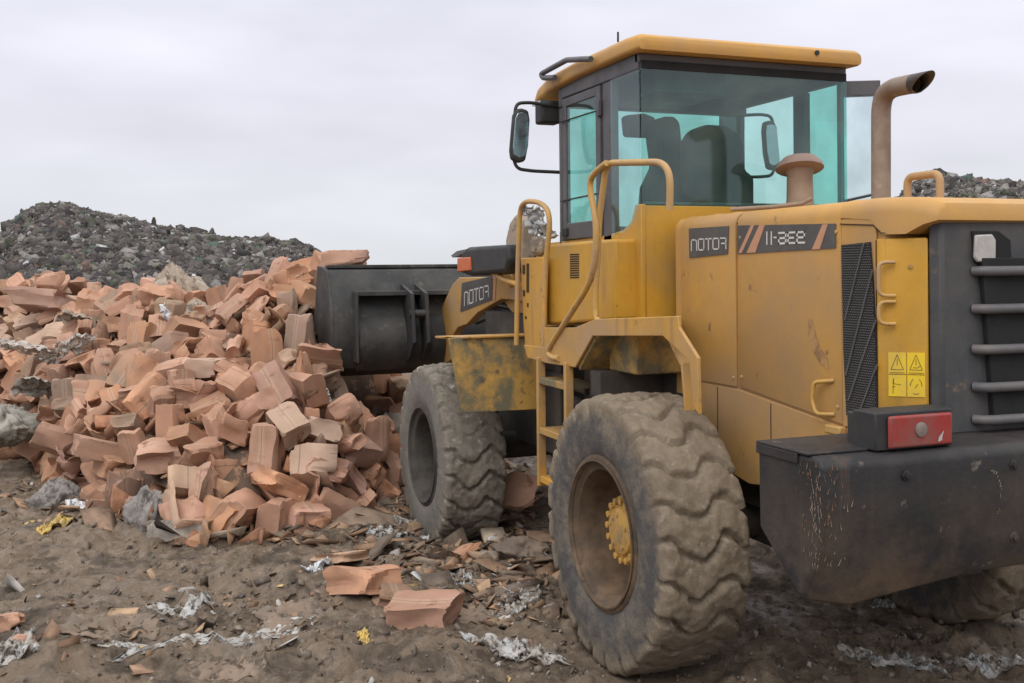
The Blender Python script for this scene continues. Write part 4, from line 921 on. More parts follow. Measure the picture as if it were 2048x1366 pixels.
# ribs and mounting structure on the back
b = MB(); b.box((4.50, yr, 1.66), (4.72, yl-.18, 1.70)); b.box((4.86, yr, 1.905), (4.96, yl, 1.935))
b.box((4.46, yl-.19, 1.08), (4.62, yl-.17, 1.69))
b.build('back_rib', m_slat if False else m_bucket, bk, bevel=.004)
b = MB(); b.prism([(4.62-.13*math.sin(math.pi*k/12)**.8, yr, 1.00+.50*(1-k/12)) for k in range(13)]+[(4.64, yr, 1.0), (4.64, yr, 1.5)], (0, yl-.2-yr, 0)); b.build('belly_plate', m_bucket, bk, smooth=40)
for yy in (.86, .0, -.55):
    b = MB()
    for q in (yy, yy-.13): b.prism([(4.72, q, 1.76), (4.36, q, 1.68), (4.30, q, 1.25), (4.45, q, 1.10), (4.65, q, 1.05)], (0, -.03, 0))
    b.tube([(4.38, yy+.01, 1.5), (4.38, yy-.17, 1.5)], .035, 12); b.build('hinge_lug', m_black, bk, bevel=.004)
b = MB()
for k in range(8):
    y_ = yr+.1+(yl-yr-.2)*k/7; b.prism([(5.72, y_-.04, .93), (5.95, y_-.02, .92), (5.95, y_+.02, .92), (5.72, y_+.04, .93)], (0, 0, .03))
b.build('tooth', m_bucket, bk)
# ================================================================ HEAP OF CARDBOARD
# outline of the heap as seen across the yard: (bearing column, foot distance, ridge distance, ridge height)
HP = np.array([(-900, 12.5, 16, 1.3), (-500, 12., 15.5, 1.7), (-250, 11.6, 14.8, 1.72), (0, 10.9, 13.9, 1.70), (90, 10.0, 13.4, 1.80), (150, 9.0, 13.0, 1.70), (220, 8.0, 12.4, 1.62), (300, 7.6, 12.0, 1.70), (360, 7.35, 11.8, 1.72), (430, 7.3, 11.4, 1.52),
               (480, 7.35, 11.0, 1.72), (560, 7.5, 10.8, 1.86), (640, 7.7, 10.7, 1.90), (700, 8.0, 10.7, 1.98), (735, 8.4, 10.7, 1.85), (760, 8.6, 10.8, .9), (830, 9.0, 10.6, .5), (930, 9.4, 10.8, .30), (1000, 9.8, 11.0, .1), (1100, 10, 11, 0)])
def heap_z(s, D):
    s = np.asarray(s, float); D = np.asarray(D, float)
    u = 1024+FPX*s/np.maximum(D, .5)
    f = np.interp(u, HP[:, 0], HP[:, 1]); r = np.interp(u, HP[:, 0], HP[:, 2]); h = np.interp(u, HP[:, 0], HP[:, 3])
    t = (D-f)/(r-f)
    up = np.clip(t, 0, 1); back = np.clip((D-r)/3.2, 0, 1)
    prof = np.where(t < 1, .30*np.clip(t*9, 0, 1)*np.clip(t*3+.4, 0, 1)+(1-.30)*up**1.0, 1)
    prof = np.where(t < 0, 0, prof)*(1-back**1.5)
    # the loader bucket has cut into the heap
    x, y = sd_to_xy(s, D); cut = np.clip((1.62-y)/.25, 0, 1)*np.clip((x-4.0)/.3, 0, 1)*np.clip((6.1-x)/.3, 0, 1)
    z = h*prof
    return np.where(cut > 0, z*(1-cut)+np.minimum(z, .55)*cut, z)
def heap_at(s, D): return float(heap_z(np.array([s]), np.array([D]))[0])
hs = np.arange(-9.5, 1.2, .06); hd = np.arange(6.8, 17.5, .06)
HS, HD = np.meshgrid(hs, hd); HX, HYy = sd_to_xy(HS, HD)
HZ = heap_z(HS, HD)*.97-.20+.07*fbm(HS*3, HD*3, 4, 61)+ground_z(HX, HYy, False)*.5
PALC = [(.38, .195, .115), (.30, .155, .09), (.42, .25, .15), (.22, .125, .08), (.28, .20, .14), (.38, .33, .28), (.12, .09, .07), (.33, .17, .105)]  # shade between the boxes is worked into these scrap browns too
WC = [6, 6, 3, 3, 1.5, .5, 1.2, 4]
m_core = mat('crushed_cardboard_core', (.13, .075, .05), .9, 0, (.11, .08, .06), (.42, .58), 2.2, (.3, .17, .1), (.55, .6), 7, 1.0, 12)  # shade of the gaps between boxes is painted into this dark brown
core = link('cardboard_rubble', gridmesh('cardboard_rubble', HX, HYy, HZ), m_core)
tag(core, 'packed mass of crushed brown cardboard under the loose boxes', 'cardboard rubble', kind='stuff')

def cardmat(name, base, dirt, rand=.14):
    m = mat(name, base, .82, 0, dirt, (.42, .72), 3.4, tuple(c*.5 for c in base), (.62, .72), 7, .35, 22, spec=.2, rand=rand, var=.05)
    # the slit and tape down the middle of a carton's top and bottom, and the flap edges at its ends
    t = m.node_tree; L = t.links; b = t.nodes['Principled BSDF']; src = b.inputs['Base Color'].links[0].from_socket
    tc = N(t, 'ShaderNodeTexCoord'); g = N(t, 'ShaderNodeSeparateXYZ'); nn = N(t, 'ShaderNodeSeparateXYZ'); L.new(tc.outputs['Generated'], g.inputs[0]); L.new(tc.outputs['Normal'], nn.inputs[0])
    def math_(op, a, b_=None):
        q = N(t, 'ShaderNodeMath', operation=op)
        for i, v in enumerate((a, b_)):
            if v is None: continue
            if hasattr(v, 'is_linked'): L.new(v, q.inputs[i])
            else: q.inputs[i].default_value = v
        return q.outputs[0]
    az = math_('GREATER_THAN', math_('ABSOLUTE', nn.outputs['Z']), .75); dy = math_('ABSOLUTE', math_('SUBTRACT', g.outputs['Y'], .5))
    slit = math_('MULTIPLY', az, math_('LESS_THAN', dy, .010)); tape = math_('MULTIPLY', math_('MULTIPLY', az, math_('LESS_THAN', dy, .10)), .35)
    ax_ = math_('GREATER_THAN', math_('ABSOLUTE', nn.outputs['X']), .75); dz_ = math_('ABSOLUTE', math_('SUBTRACT', g.outputs['Z'], .5))
    fl = math_('MULTIPLY', ax_, math_('LESS_THAN', math_('ABSOLUTE', math_('SUBTRACT', dz_, .30)), .012))
    x1 = N(t, 'ShaderNodeMix', data_type='RGBA'); L.new(tape, x1.inputs[0]); L.new(src, x1.inputs[6]); x1.inputs[7].default_value = (.50, .36, .26, 1)
    x2 = N(t, 'ShaderNodeMix', data_type='RGBA'); L.new(math_('MULTIPLY', math_('MAXIMUM', slit, fl), .5), x2.inputs[0]); L.new(x1.outputs[2], x2.inputs[6]); x2.inputs[7].default_value = (.10, .055, .035, 1)
    L.new(x2.outputs[2], b.inputs['Base Color']); return m
TONES = {'terracotta': cardmat('cardboard_terracotta', (.50, .255, .145), (.36, .21, .135)),
         'tawny': cardmat('cardboard_orange_brown', (.49, .262, .155), (.35, .21, .135)),
         'pale tan': cardmat('cardboard_pale_tan', (.52, .335, .22), (.40, .28, .20)),
         'rosy brown': cardmat('cardboard_rosy_brown', (.43, .235, .15), (.31, .19, .135)),
         'dusty brown': cardmat('cardboard_dusty_brown', (.38, .225, .14), (.26, .20, .15))}
m_tape = mat('pale_label', (.62, .52, .47), .6, 0, (.5, .3, .2), (.45, .6), 8)
def box_mesh(dim, seed, crush=.25, n=7, open_=False):
    rg = random.Random(seed); nr = np.random.default_rng(seed)
    key = {}; vs = []; fs = []
    def vid(p):
        k = (round(p[0]*n), round(p[1]*n), round(p[2]*n))
        if k not in key: key[k] = len(vs); vs.append(p)
        return key[k]
    for ax in range(3):
        for sd_ in (0, 1):
            if open_ and ax == 2 and sd_ == 1: continue
            for i in range(n):
                for j in range(n):
                    q = []
                    for (a, b_) in ((i, j), (i+1, j), (i+1, j+1), (i, j+1)):
                        p = [0, 0, 0]; p[ax] = sd_; p[(ax+1) % 3] = a/n; p[(ax+2) % 3] = b_/n; q.append(vid(tuple(p)))
                    fs.append(tuple(q if sd_ else q[::-1]))
    v = (np.array(vs)-.5)
    # bulge of the slack panels, taper and shear of a squeezed carton
    r2 = v.copy(); b = .13+.20*crush
    for ax in range(3):
        o1, o2 = (ax+1) % 3, (ax+2) % 3; m_ = (1-(2*v[:, o1])**2)*(1-(2*v[:, o2])**2)
        r2[:, ax] += np.sign(v[:, ax])*(np.abs(v[:, ax]) > .499)*m_*b*rg.uniform(-.9, .55)
    tx, ty = rg.uniform(-1, 1)*crush*.55, rg.uniform(-1, 1)*crush*.55
    r2[:, 0] *= 1+tx*v[:, 2]; r2[:, 1] *= 1+ty*v[:, 2]; r2[:, 2] *= 1+rg.uniform(-1, 1)*crush*v[:, 0]
    r2[:, 0] += rg.uniform(-.6, .6)*crush*v[:, 2]; r2[:, 1] += rg.uniform(-.6, .6)*crush*v[:, 2]
    # creased dents: planes that push a corner or an edge in
    for _ in range(1+int(crush*8)):
        nrm = nr.normal(size=3); nrm /= np.linalg.norm(nrm); d0 = rg.uniform(.40, .62)-crush*.16
        d = r2@nrm-d0; r2 -= np.outer(np.clip(d, 0, None)*rg.uniform(.5, .95), nrm)
    q = v*np.array([2.1, 2.1, 2.1])+nr.uniform(-50, 50, 3)
    w_ = np.array([[mnoise.noise(Vector((a*1.1+k*9, b_*1.1, c*1.1))) for k in range(3)] for a, b_, c in q]); r2 += w_*(.045+crush*.20)
    cnt = (np.abs(v) > .499).sum(1); pull = np.where(cnt == 3, .10, np.where(cnt == 2, .022, 0))*nr.uniform(.3, 1.5, len(v)); r2 *= (1-pull)[:, None]
    r2 *= np.array(dim)
    me_v = r2.tolist()
    if open_:      # four torn flaps round the open mouth
        top = [i for i, p in enumerate(vs) if p[2] == 1]
        for ax, sg in ((0, 0), (0, 1), (1, 0), (1, 1)):
            edge = sorted([i for i in top if vs[i][ax] == sg], key=lambda i: vs[i][1-ax]); a = rg.uniform(-.5, 1.4); L_ = dim[ax]*rg.uniform(.3, .5); base = len(me_v)
            outv = np.zeros(3); outv[ax] = 1 if sg else -1
            for i in edge:
                p = np.array(me_v[i]); me_v.append((p+outv*L_*math.sin(a)+np.array([0, 0, 1])*L_*math.cos(a)+nr.normal(0, .004, 3)).tolist())
            for k in range(len(edge)-1): fs.append((edge[k], edge[k+1], base+k+1, base+k))
    me = bpy.data.meshes.new('box'); me.from_pydata(me_v, [], fs); me.update(); 
    me.polygons.foreach_set('use_smooth', np.ones(len(fs), bool)); me.set_sharp_from_angle(angle=math.radians(24)); return me
from mathutils import Euler
BOXES = []
def put_box(name, pos, rot, dim, tone, crush, seed, open_=False, info=None):
    me = box_mesh(dim, seed, crush, open_=open_); me.materials.append(TONES[tone])
    o = bpy.data.objects.new(name, me); C.objects.link(o); o.location = pos; o.rotation_euler = rot
    if open_: md = o.modifiers.new('card', 'SOLIDIFY'); md.thickness = .006
    BOXES.append((o, dict(tone=tone, crush=crush, open=open_, dim=dim, **(info or {}))))
    return o
def proj(p):
    d = np.array(p)-CAM; D = d@FW; return 1024+FPX*(d@RT)/D, CYP-FPX*(d@UPV)/D, D
rb = random.Random(11)
# sample the visible slope evenly, nearest first kept apart by their own size
cand = []
for k in range(16000):
    D = rb.uniform(7.2, 14.4); u = rb.uniform(-90, 1010); s = (u-1024)/FPX*D
    z = heap_at(s, D)
    f = np.interp(u, HP[:, 0], HP[:, 1]); r_ = np.interp(u, HP[:, 0], HP[:, 2])
    if D < f+.05 or D > r_+.35 or z < .03: continue
    x, y = sd_to_xy(s, D)
    if u > 650 and z > .95-(u-650)*.004 and D < 9.9: continue
    if 4.1 < x < 6.0 and y < 1.68: 
        if D > 9.35 and z > .5: continue
    cand.append((x, y, z, u, D))
rb.shuffle(cand)
acc = []
SPOTS = []
for c in cand:
    sz = .30
    if all((c[0]-a[0])**2+(c[1]-a[1])**2+(c[2]-a[2])**2 > (.247)**2 for a in acc):
        acc.append(c)
    if len(acc) >= 272: break
for i, (x, y, z, u, D) in enumerate(acc):
    kind = rb.random(); big = rb.uniform(.85, 1.2)
    if kind < .66: dim = (rb.uniform(.26, .37)*big, rb.uniform(.17, .24)*big, rb.uniform(.13, .19)*big); crush = rb.choice((.04, .10, .18, .26))
    elif kind < .92: dim = (rb.uniform(.27, .36)*big, rb.uniform(.20, .27)*big, rb.uniform(.13, .19)*big); crush = rb.uniform(.3, .5)
    else: dim = (rb.uniform(.34, .5)*big, rb.uniform(.24, .34)*big, rb.uniform(.08, .10)); crush = rb.uniform(.35, .6)
    tone = rb.choice(['terracotta']*6+['tawny']*6+['rosy brown']*3+['pale tan']*1+['dusty brown']*2)
    if u < 150 and z > .9 and rb.random() < .5: tone = 'pale tan'
    op = rb.random() < .07 and crush < .4
    steep = rb.random() < .38
    rot = Euler((rb.gauss(0, .55), rb.gauss(.0, .5)+(1.25 if steep else 0)*rb.choice((-1, 1)), rb.uniform(0, 6.28)))
    pos = (x, y, z-.035+rb.uniform(-.03, .04)+gz1(x, y)*.5)
    put_box('cardboard_box', pos, rot, dim, tone, crush, 1000+i, op, dict(steep=steep))
# boxes one can pick out along the foot of the heap and on the open ground: (u, v of the base), size, heading, tilt ...
def ground_box(u, v, dim, rot, tone, crush, seed, sink=.0, D=None, open_=False, z=None, label=None):
    if D is None: p = gpx(u, v)
    else: p = UD(u, v, D)
    zz = p.z+dim[2]*.42-sink if D is None else p.z
    o = put_box('cardboard_box', (p.x, p.y, zz), Euler(rot), dim, tone, crush, seed, open_); 
    if label: o['label'] = label
    return o
VY = YAW
ground_box(612, 1052, (.34, .27, .17), (.10, -.12, VY+.5), 'terracotta', .06, 1, label='clean sharp-edged terracotta box lying in front at the foot of the heap')
ground_box(375, 1062, (.26, .26, .26), (.3, .5, 1.0), 'terracotta', .34, 2, label='rounded crushed reddish box, left one of the two at the very front of the heap')
ground_box(445, 1066, (.32, .25, .24), (.5, -.3, .5), 'tawny', .30, 3, label='rounded crushed box, right one of two at the very front of the heap')
ground_box(222, 1030, (.28, .24, .18), (.1, 0, VY+1.4), 'rosy brown', .2, 4, sink=.04, label='dull brown box half sunk in grey rubbish at the left front of the heap')
ground_box(438, 958, (.22, .24, .30), (.05, .12, VY+.6), 'tawny', .08, 5, D=7.95, label='upright sharp-edged orange-brown box standing near the foot of the heap')
ground_box(622, 862, (.17, .11, .36), (.05, .10, VY+.3), 'terracotta', .05, 6, D=8.3, label='narrow terracotta box standing on end below the bucket corner')
ground_box(688, 892, (.34, .17, .10), (-.35, .25, VY+.9), 'terracotta', .08, 7, D=8.25, label='slim terracotta box slanting up to the right beside the narrow standing box')
ground_box(655, 940, (.44, .30, .13), (.45, .15, VY+.2), 'terracotta', .15, 8, D=7.95, label='large terracotta carton lying tilted below the narrow standing box')
ground_box(545, 965, (.46, .34, .16), (.5, -.1, VY+.8), 'terracotta', .3, 9, D=7.75, label='broad terracotta carton with bowed top leaning against the heap foot')
ground_box(230, 905, (.62, .2, .15), (.0, -.30, VY+2.1), 'tawny', .12, 10, D=8.5, label='long orange-brown box slanting up to the right low on the left slope')
ground_box(115, 880, (.4, .26, .22), (.3, -.4, VY+1.9), 'rosy brown', .15, 12, D=9.3)
ground_box(470, 825, (.38, .2, .15), (.5, -.5, VY+1.2), 'tawny', .05, 13, D=8.6)
ground_box(415, 735, (.30, .22, .15), (0, 0, VY+1.2), 'pale tan', .05, 14, D=9.0)
ground_box(515, 690, (.26, .2, .4), (.2, .3, VY+.7), 'terracotta', .06, 15, D=9.5)
ground_box(610, 590, (.36, .26, .20), (.3, -.2, VY+.7), 'tawny', .15, 17, D=10.3)
ground_box(585, 556, (.40, .28, .22), (-.2, .2, VY+.5), 'terracotta', .25, 18, D=10.5, label='crushed terracotta box on the ridge of the heap left of the bucket')
ground_box(690, 520, (.42, .26, .18), (.1, .1, VY+1.5), 'terracotta', .35, 19, D=10.2, label='reddish carton showing above the top left corner of the bucket')
ground_box(330, 600, (.44, .4, .3), (.3, .2, VY), 'tawny', .6, 20, D=11.2, label='big rounded orange-brown box bulging on the ridge below the tan bag')
ground_box(78, 600, (.62, .4, .26), (.1, -.05, VY+1.5), 'rosy brown', .3, 21, D=12.2, label='wide open-sided brown carton on the left end of the ridge')
ground_box(95, 568, (.4, .3, .26), (.1, .2, VY+.6), 'tawny', .5, 22, D=12.6, label='crumpled carton topping the left end of the ridge')
# loose ones in front
ground_box(682, 1122, (.30, .24, .06), (.12, .22, VY+.9), 'pale tan', .3, 30, label='small flattened carton end leaning on the two boxes lying in the open mud')
ground_box(728, 1182, (.38, .27, .16), (.22, .2, VY+.9), 'terracotta', .22, 31, label='terracotta box lying in the open mud, farther one of the pair in mid ground')
ground_box(842, 1238, (.38, .27, .15), (-.10, .12, VY+1.25), 'terracotta', .16, 32, sink=.03, label='terracotta box sunk in the mud, nearer one of the pair in mid ground')
ground_box(785, 1200, (.26, .22, .08), (.3, -.2, VY+.3), 'dusty brown', .45, 37, label='crumpled dusty carton flap between the two boxes lying in the open mud')
ground_box(915, 1118, (.30, .16, .05), (.35, .3, VY+2.5), 'terracotta', .3, 33, label='flattened reddish carton piece lying near the front wheel')
ground_box(40, 1292, (.13, .10, .06), (.2, .3, .4), 'terracotta', .4, 34, label='small torn terracotta piece at the lower left by the white film')
ground_box(18, 1255, (.14, .10, .08), (.2, .3, 1.4), 'rosy brown', .6, 35, label='small crushed rosy carton at the left edge above the white film')
ground_box(1040, 985, (.30, .12, .22), (.3, .2, 1.0), 'terracotta', .5, 36, D=7.6, label='crushed terracotta carton behind the ladder between the wheels')

# labels for the many: build them from what one can see, and tell look-alikes apart by order
def where(u, v, D):
    f = float(np.interp(u, HP[:, 0], HP[:, 1])); r_ = float(np.interp(u, HP[:, 0], HP[:, 2])); t = (D-f)/(r_-f)
    col = 'at the far left edge' if u < 60 else 'on the left shoulder' if u < 200 else 'left of middle' if u < 340 else 'in the middle' if u < 480 else 'right of middle' if u < 600 else 'close to the bucket' if u < 740 else 'by the front wheel'
    row = 'on the ridge' if t > .88 else 'high up' if t > .62 else 'halfway up' if t > .36 else 'low down' if t > .14 else 'at the foot'
    return row, col
from collections import defaultdict
grp = defaultdict(list)
for o, q in BOXES:
    o['category'] = 'cardboard box'; o['group'] = 'cardboard boxes tipped out in a heap'
    if 'label' in o.keys(): continue
    u, v, D = proj(o.location)
    row, col = where(u, v, D)
    st = 'open' if q['open'] else 'flattened' if q['dim'][2] <= .1 else 'crushed' if q['crush'] > .3 else 'boxy'
    lab = f"{st} {q['tone']} box {row} {col} of heap" if col != 'at the far left edge' else f"{st} {q['tone']} box {row} at the heap's left edge"
    if col in ('close to the bucket', 'by the front wheel'): lab = f"{st} {q['tone']} box {row} {col}"
    grp[lab].append((u, v, o))
ORD = ['', 'second', 'third', 'fourth', 'fifth', 'sixth', 'seventh', 'eighth', 'ninth', 'tenth']
for lab, L_ in grp.items():
    L_.sort(key=lambda a: a[0])
    lab = lab if len(lab.replace('-', ' ').split()) < 15 else lab.replace(' of heap', '')
    for i, (u, v, o) in enumerate(L_):
        if len(L_) == 1: o['label'] = lab
        elif i == 0: o['label'] = 'leftmost '+lab
        elif i == len(L_)-1: o['label'] = 'rightmost '+lab
        else: o['label'] = f'{ORD[i]} leftmost {lab}'

# loose board and torn scraps wedged between the boxes
pts = []
for k in range(2300):
    D = rb.uniform(7.1, 14.0); u = rb.uniform(-250, 1010); s = (u-1024)/FPX*D; z = heap_at(s, D)
    f = np.interp(u, HP[:, 0], HP[:, 1])
    if D < f-.15: continue
    x, y = sd_to_xy(s, D); pts.append((x, y, max(z-.16, 0)+gz1(x, y)*.5+rb.uniform(-.02, .10)))
m_scrapc = islmat('cardboard_scraps', .85, .4)
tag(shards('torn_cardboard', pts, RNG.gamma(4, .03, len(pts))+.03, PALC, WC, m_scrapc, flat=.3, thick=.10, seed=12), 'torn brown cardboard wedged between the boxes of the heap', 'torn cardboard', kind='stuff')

# ================================================================ litter on the mud
def sheet(name, pos, w_, h_, rz, mt, seed, amp=.05, curl=0, tilt=(0, 0), th=.003, irregular=.35, n=26, drape=True, lift=.012):
    rg = np.random.default_rng(seed); g = np.linspace(-1, 1, n); A, B = np.meshgrid(g, g)
    ang = np.arctan2(B, A); edge = 1+irregular*fbm(np.cos(ang)*1.6+seed, np.sin(ang)*1.6+seed, 3, seed)
    X = A*w_/2*edge; Yy = B*h_/2*edge
    r_ = 1-np.abs(fbm(A*2.2+seed*3, B*2.2, 4, seed)); Z = amp*(r_-.7)+amp*.7*fbm(A*5, B*5+seed, 3, seed+5)+curl*A**2
    X = X+amp*.8*fbm(A*3+7, B*3+seed, 3, seed+8); Yy = Yy+amp*.8*fbm(A*3-7, B*3+seed, 3, seed+9)
    R = Euler((tilt[0], tilt[1], rz)).to_matrix(); Rn = np.array(R)
    P = np.stack([X, Yy, Z], -1)@Rn.T+np.array([pos[0], pos[1], 0])
    gzv = ground_z(P[..., 0], P[..., 1]) if drape else pos[2]
    P[..., 2] = P[..., 2]+gzv+lift
    me = gridmesh(name, P[..., 0], P[..., 1], P[..., 2]); o = link(name, me, mt); md = o.modifiers.new('t', 'SOLIDIFY'); md.thickness = th; return o
def bag(name, pos, dim, rz, mt, seed, amp=.35, sub=5, folds=0):
    bm = bmesh.new(); bmesh.ops.create_icosphere(bm, subdivisions=sub, radius=1)
    for v in bm.verts:
        q = v.co*1.5+Vector((seed*3.1, seed, 0)); d = mnoise.noise(q)*amp
        rr2 = 1-abs(mnoise.noise(v.co*3.2+Vector((seed, 0, seed)))); d += (rr2-.75)*amp*.7+(1-abs(mnoise.noise(v.co*7+Vector((0, seed, seed)))))*.16*amp
        if folds:
            a = math.atan2(v.co.y, v.co.x); f_ = mnoise.noise(Vector((math.cos(a)*3.2+seed, math.sin(a)*3.2, v.co.z*.7)))+.5*mnoise.noise(Vector((math.cos(a)*8+seed, math.sin(a)*8, v.co.z*1.6)))
            d += folds*(1-2*abs(f_))*.5-.1*folds; v.co.z -= .25*max(0, -v.co.z)*0; k_ = max(0, v.co.z); v.co.x *= 1-.35*k_*folds*2; v.co.y *= 1-.35*k_*folds*2
        v.co *= 1+d
    R = Euler((0, 0, rz)).to_matrix()
    for v in bm.verts: v.co = R@Vector((v.co.x*dim[0], v.co.y*dim[1], v.co.z*dim[2]))
    me = bpy.data.meshes.new(name); bm.to_mesh(me); bm.free(); me.polygons.foreach_set('use_smooth', np.ones(len(me.polygons), bool))
    o = link(name, me, mt); o.location = pos; return o
m_bag = mat('grey_dirty_plastic', (.26, .25, .215), .5, 0, (.34, .30, .25), (.42, .62), 3, (.13, .115, .095), (.56, .64), 7, .5, 25)
m_tanbag = mat('tan_dirty_plastic', (.34, .26, .19), .65, 0, (.42, .36, .29), (.42, .6), 4, (.16, .12, .09), (.52, .6), 8, .7, 20)
m_lump = mat('grey_mud_lump', (.20, .18, .165), .9, 0, (.30, .27, .25), (.45, .6), 5, (.09, .08, .07), (.52, .6), 9, .9, 20)
m_film = mat('pale_film', (.50, .45, .40), .4, 0, (.36, .30, .25), (.45, .6), 6, (.24, .19, .15), (.58, .66), 11, .4, 30)
m_white2 = mat('white_film', (.50, .50, .49), .5, 0, (.40, .36, .31), (.44, .58), 9, (.2, .165, .135), (.54, .60), 14, .6, 40)
for m_ in (m_film, m_white2):
    t = m_.node_tree; b = t.nodes['Principled BSDF']; tc = N(t, 'ShaderNodeTexCoord'); n = N(t, 'ShaderNodeTexNoise'); n.inputs['Scale'].default_value = 17; n.inputs['Detail'].default_value = 9; n.inputs['Roughness'].default_value = .8
    mr = N(t, 'ShaderNodeMapRange'); mr.inputs[1].default_value = .44; mr.inputs[2].default_value = .50; t.links.new(tc.outputs['Object'], n.inputs[0]); t.links.new(n.outputs['Fac'], mr.inputs[0]); t.links.new(mr.outputs[0], b.inputs['Alpha'])
m_board = mat('soggy_cardboard', (.25, .185, .135), .9, 0, (.17, .135, .105), (.42, .6), 3, (.10, .08, .06), (.6, .68), 8, .5, 30)
m_yelsc = mat('yellow_scrap', (.60, .42, .12), .6, 0, (.32, .24, .12), (.48, .62), 9)
m_teal = mat('teal_tarp', (.17, .27, .24), .6, 0, (.12, .14, .13), (.45, .65), 3)
p = UD(10, 852, 9.9); tag(bag('plastic_sack', p, (.24, .27, .17), .4, m_bag, 2, .3, folds=.6), 'bulging grey-green plastic sack at the left edge of the heap', 'sack')
for (u_, v_, D_, w_, h_, rz_, tl, mt_, sd_, lb) in ((45, 690, 11.2, .30, .62, .1, (.2, .35), m_film, 61, 'flattened grey-beige sheet lying across boxes at the left edge of the heap'),
        (165, 640, 11.6, .34, .42, .6, (.5, .4), m_tanbag, 62, 'crumpled tan sheeting between boxes on the left shoulder of the heap'),
        (75, 770, 10.45, .26, .36, 1.0, (.3, .6), m_bag, 63, 'dirty grey-green sheeting above the grey sack at the left edge')):
    p = UD(u_, v_, D_-.25); tag(sheet('dirty_sheeting', (p.x, p.y, p.z), w_, h_, VY+rz_, mt_, sd_, .06, -.06, tl, drape=False, irregular=.3), lb, 'sheeting')
p = UD(352, 596, 11.7); tag(bag('plastic_sack', p, (.30, .3, .28), .2, m_tanbag, 5, .3, folds=.5), 'tan crinkled plastic sack standing up on the ridge of the heap', 'sack')
p = UD(395, 655, 11.0); tag(bag('plastic_sack', p, (.18, .2, .24), 1.2, m_tanbag, 6, .3, folds=.5), 'tan crinkled plastic sack hanging below the ridge beside the bigger sack', 'sack')
p = UD(135, 700, 10.6); tag(sheet('plastic_film', (p.x, p.y, p.z+.0), .55, .2, 1.1, m_film, 7, .10, 0, (.7, .5), drape=False), 'pale grey strip of plastic film hanging down the left slope', 'plastic film')
p = UD(345, 655, 10.6); tag(sheet('plastic_film', (p.x, p.y, p.z), .10, .42, .3, m_cloth, 8, .06, 0, (1.1, .1), drape=False), 'narrow white strip of plastic dangling below the big rounded box', 'plastic film')
p = UD(605, 775, 9.0); tag(bag('crumpled_cardboard', p, (.24, .24, .22), .2, TONES['dusty brown'], 9, .7), 'wad of crumpled brown cardboard below the left corner of the bucket', 'cardboard wad')
p = UD(648, 800, 8.8); tag(sheet('plastic_film', (p.x, p.y, p.z), .12, .26, .3, m_cloth, 10, .08, 0, (1.2, .1), drape=False), 'white torn plastic caught in the crumpled cardboard under the bucket', 'plastic film')
p = gpx(120, 1005); tag(bag('mud_lump', (p.x, p.y, p.z+.03), (.26, .22, .12), .2, m_lump, 11, .4, folds=.4), 'grey mud-covered lump left of the half-sunk box', 'mud lump')
p = gpx(305, 1050); tag(bag('mud_lump', (p.x, p.y, p.z+.05), (.20, .14, .17), .5, m_lump, 12, .4, folds=.5), 'grey mud-covered sack lump left of the two rounded boxes', 'mud lump')
p = gpx(1040, 1110); tag(bag('mud_lump', (p.x, p.y, p.z+.02), (.18, .12, .08), .5, m_board, 13, .5), 'brown soggy lump between the front and rear wheels', 'mud lump')
p = gpx(905, 1052+20); 
tag(bag('mud_clod', (p.x+.05, p.y+.12, p.z+.03), (.14, .1, .07), .5, m_rubber_front, 14, .5), 'muddy clod pressed against the foot of the front wheel', 'mud clod')
def S(u, v, w_, h_, rz, mt, seed, label, cat, name, amp=.05, **k):
    p = gpx(u, v); tag(sheet(name, (p.x, p.y, 0), w_, h_, VY+rz, mt, seed, amp, **k), label, cat)
S(845, 1068, .22, .40, .3, m_white2, 21, 'crumpled white plastic film in front of the front wheel', 'plastic film', 'plastic_film', .11, tilt=(0, .3), lift=.05)
S(770, 1080, .18, .26, 1.0, m_white2, 22, 'small torn white film left of the front wheel', 'plastic film', 'plastic_film', .08, lift=.02)
S(1040, 1312, .12, .46, -.55, m_white2, 23, 'white and yellow film strip trodden into the mud near the rear wheel', 'plastic film', 'plastic_film', .05, lift=.012, irregular=.8)
S(15, 1320, .26, .20, .5, m_white2, 24, 'white film crumpled at the bottom left corner', 'plastic film', 'plastic_film', .08, lift=.03)
S(410, 1285, .16, .72, .35, m_white2, 25, 'pale film smeared flat across the mud in the left foreground', 'plastic film', 'plastic_film', .03, lift=.004, irregular=1.0)
S(370, 1222, .12, .30, .3, m_white2, 26, 'thin white shred of film above the smeared film', 'plastic film', 'plastic_film', .05, lift=.006, irregular=1.0)
S(225, 1262, .30, .50, .1, m_board, 27, 'soggy brown cardboard sheet trodden flat in the left foreground', 'cardboard sheet', 'cardboard_sheet', .030, lift=.004, th=.006, irregular=.22)
S(460, 1326, .34, .42, 1.7, m_board, 28, 'soggy brown cardboard sheet trodden flat at the bottom of the picture', 'cardboard sheet', 'cardboard_sheet', .026, lift=.002, th=.006, irregular=.25)
S(590, 1235, .3, .36, .7, m_board, 29, 'brown cardboard scrap in the mud before the pair of boxes', 'cardboard sheet', 'cardboard_sheet', .025, lift=.002, th=.005, irregular=.25)
S(980, 1225, .28, .42, .4, m_board, 30, 'brown cardboard scrap sunk in the mud beside the nearer box', 'cardboard sheet', 'cardboard_sheet', .025, lift=.002, th=.005, irregular=.25)
S(110, 1052, .16, .22, .6, m_yelsc, 31, 'yellow torn wrapper at the left foot of the heap', 'wrapper', 'wrapper', .06, lift=.02)
S(160, 1022, .14, .2, .6, m_cloth, 32, 'white torn paper beside the yellow wrapper', 'paper scrap', 'paper_scrap', .05, lift=.03)
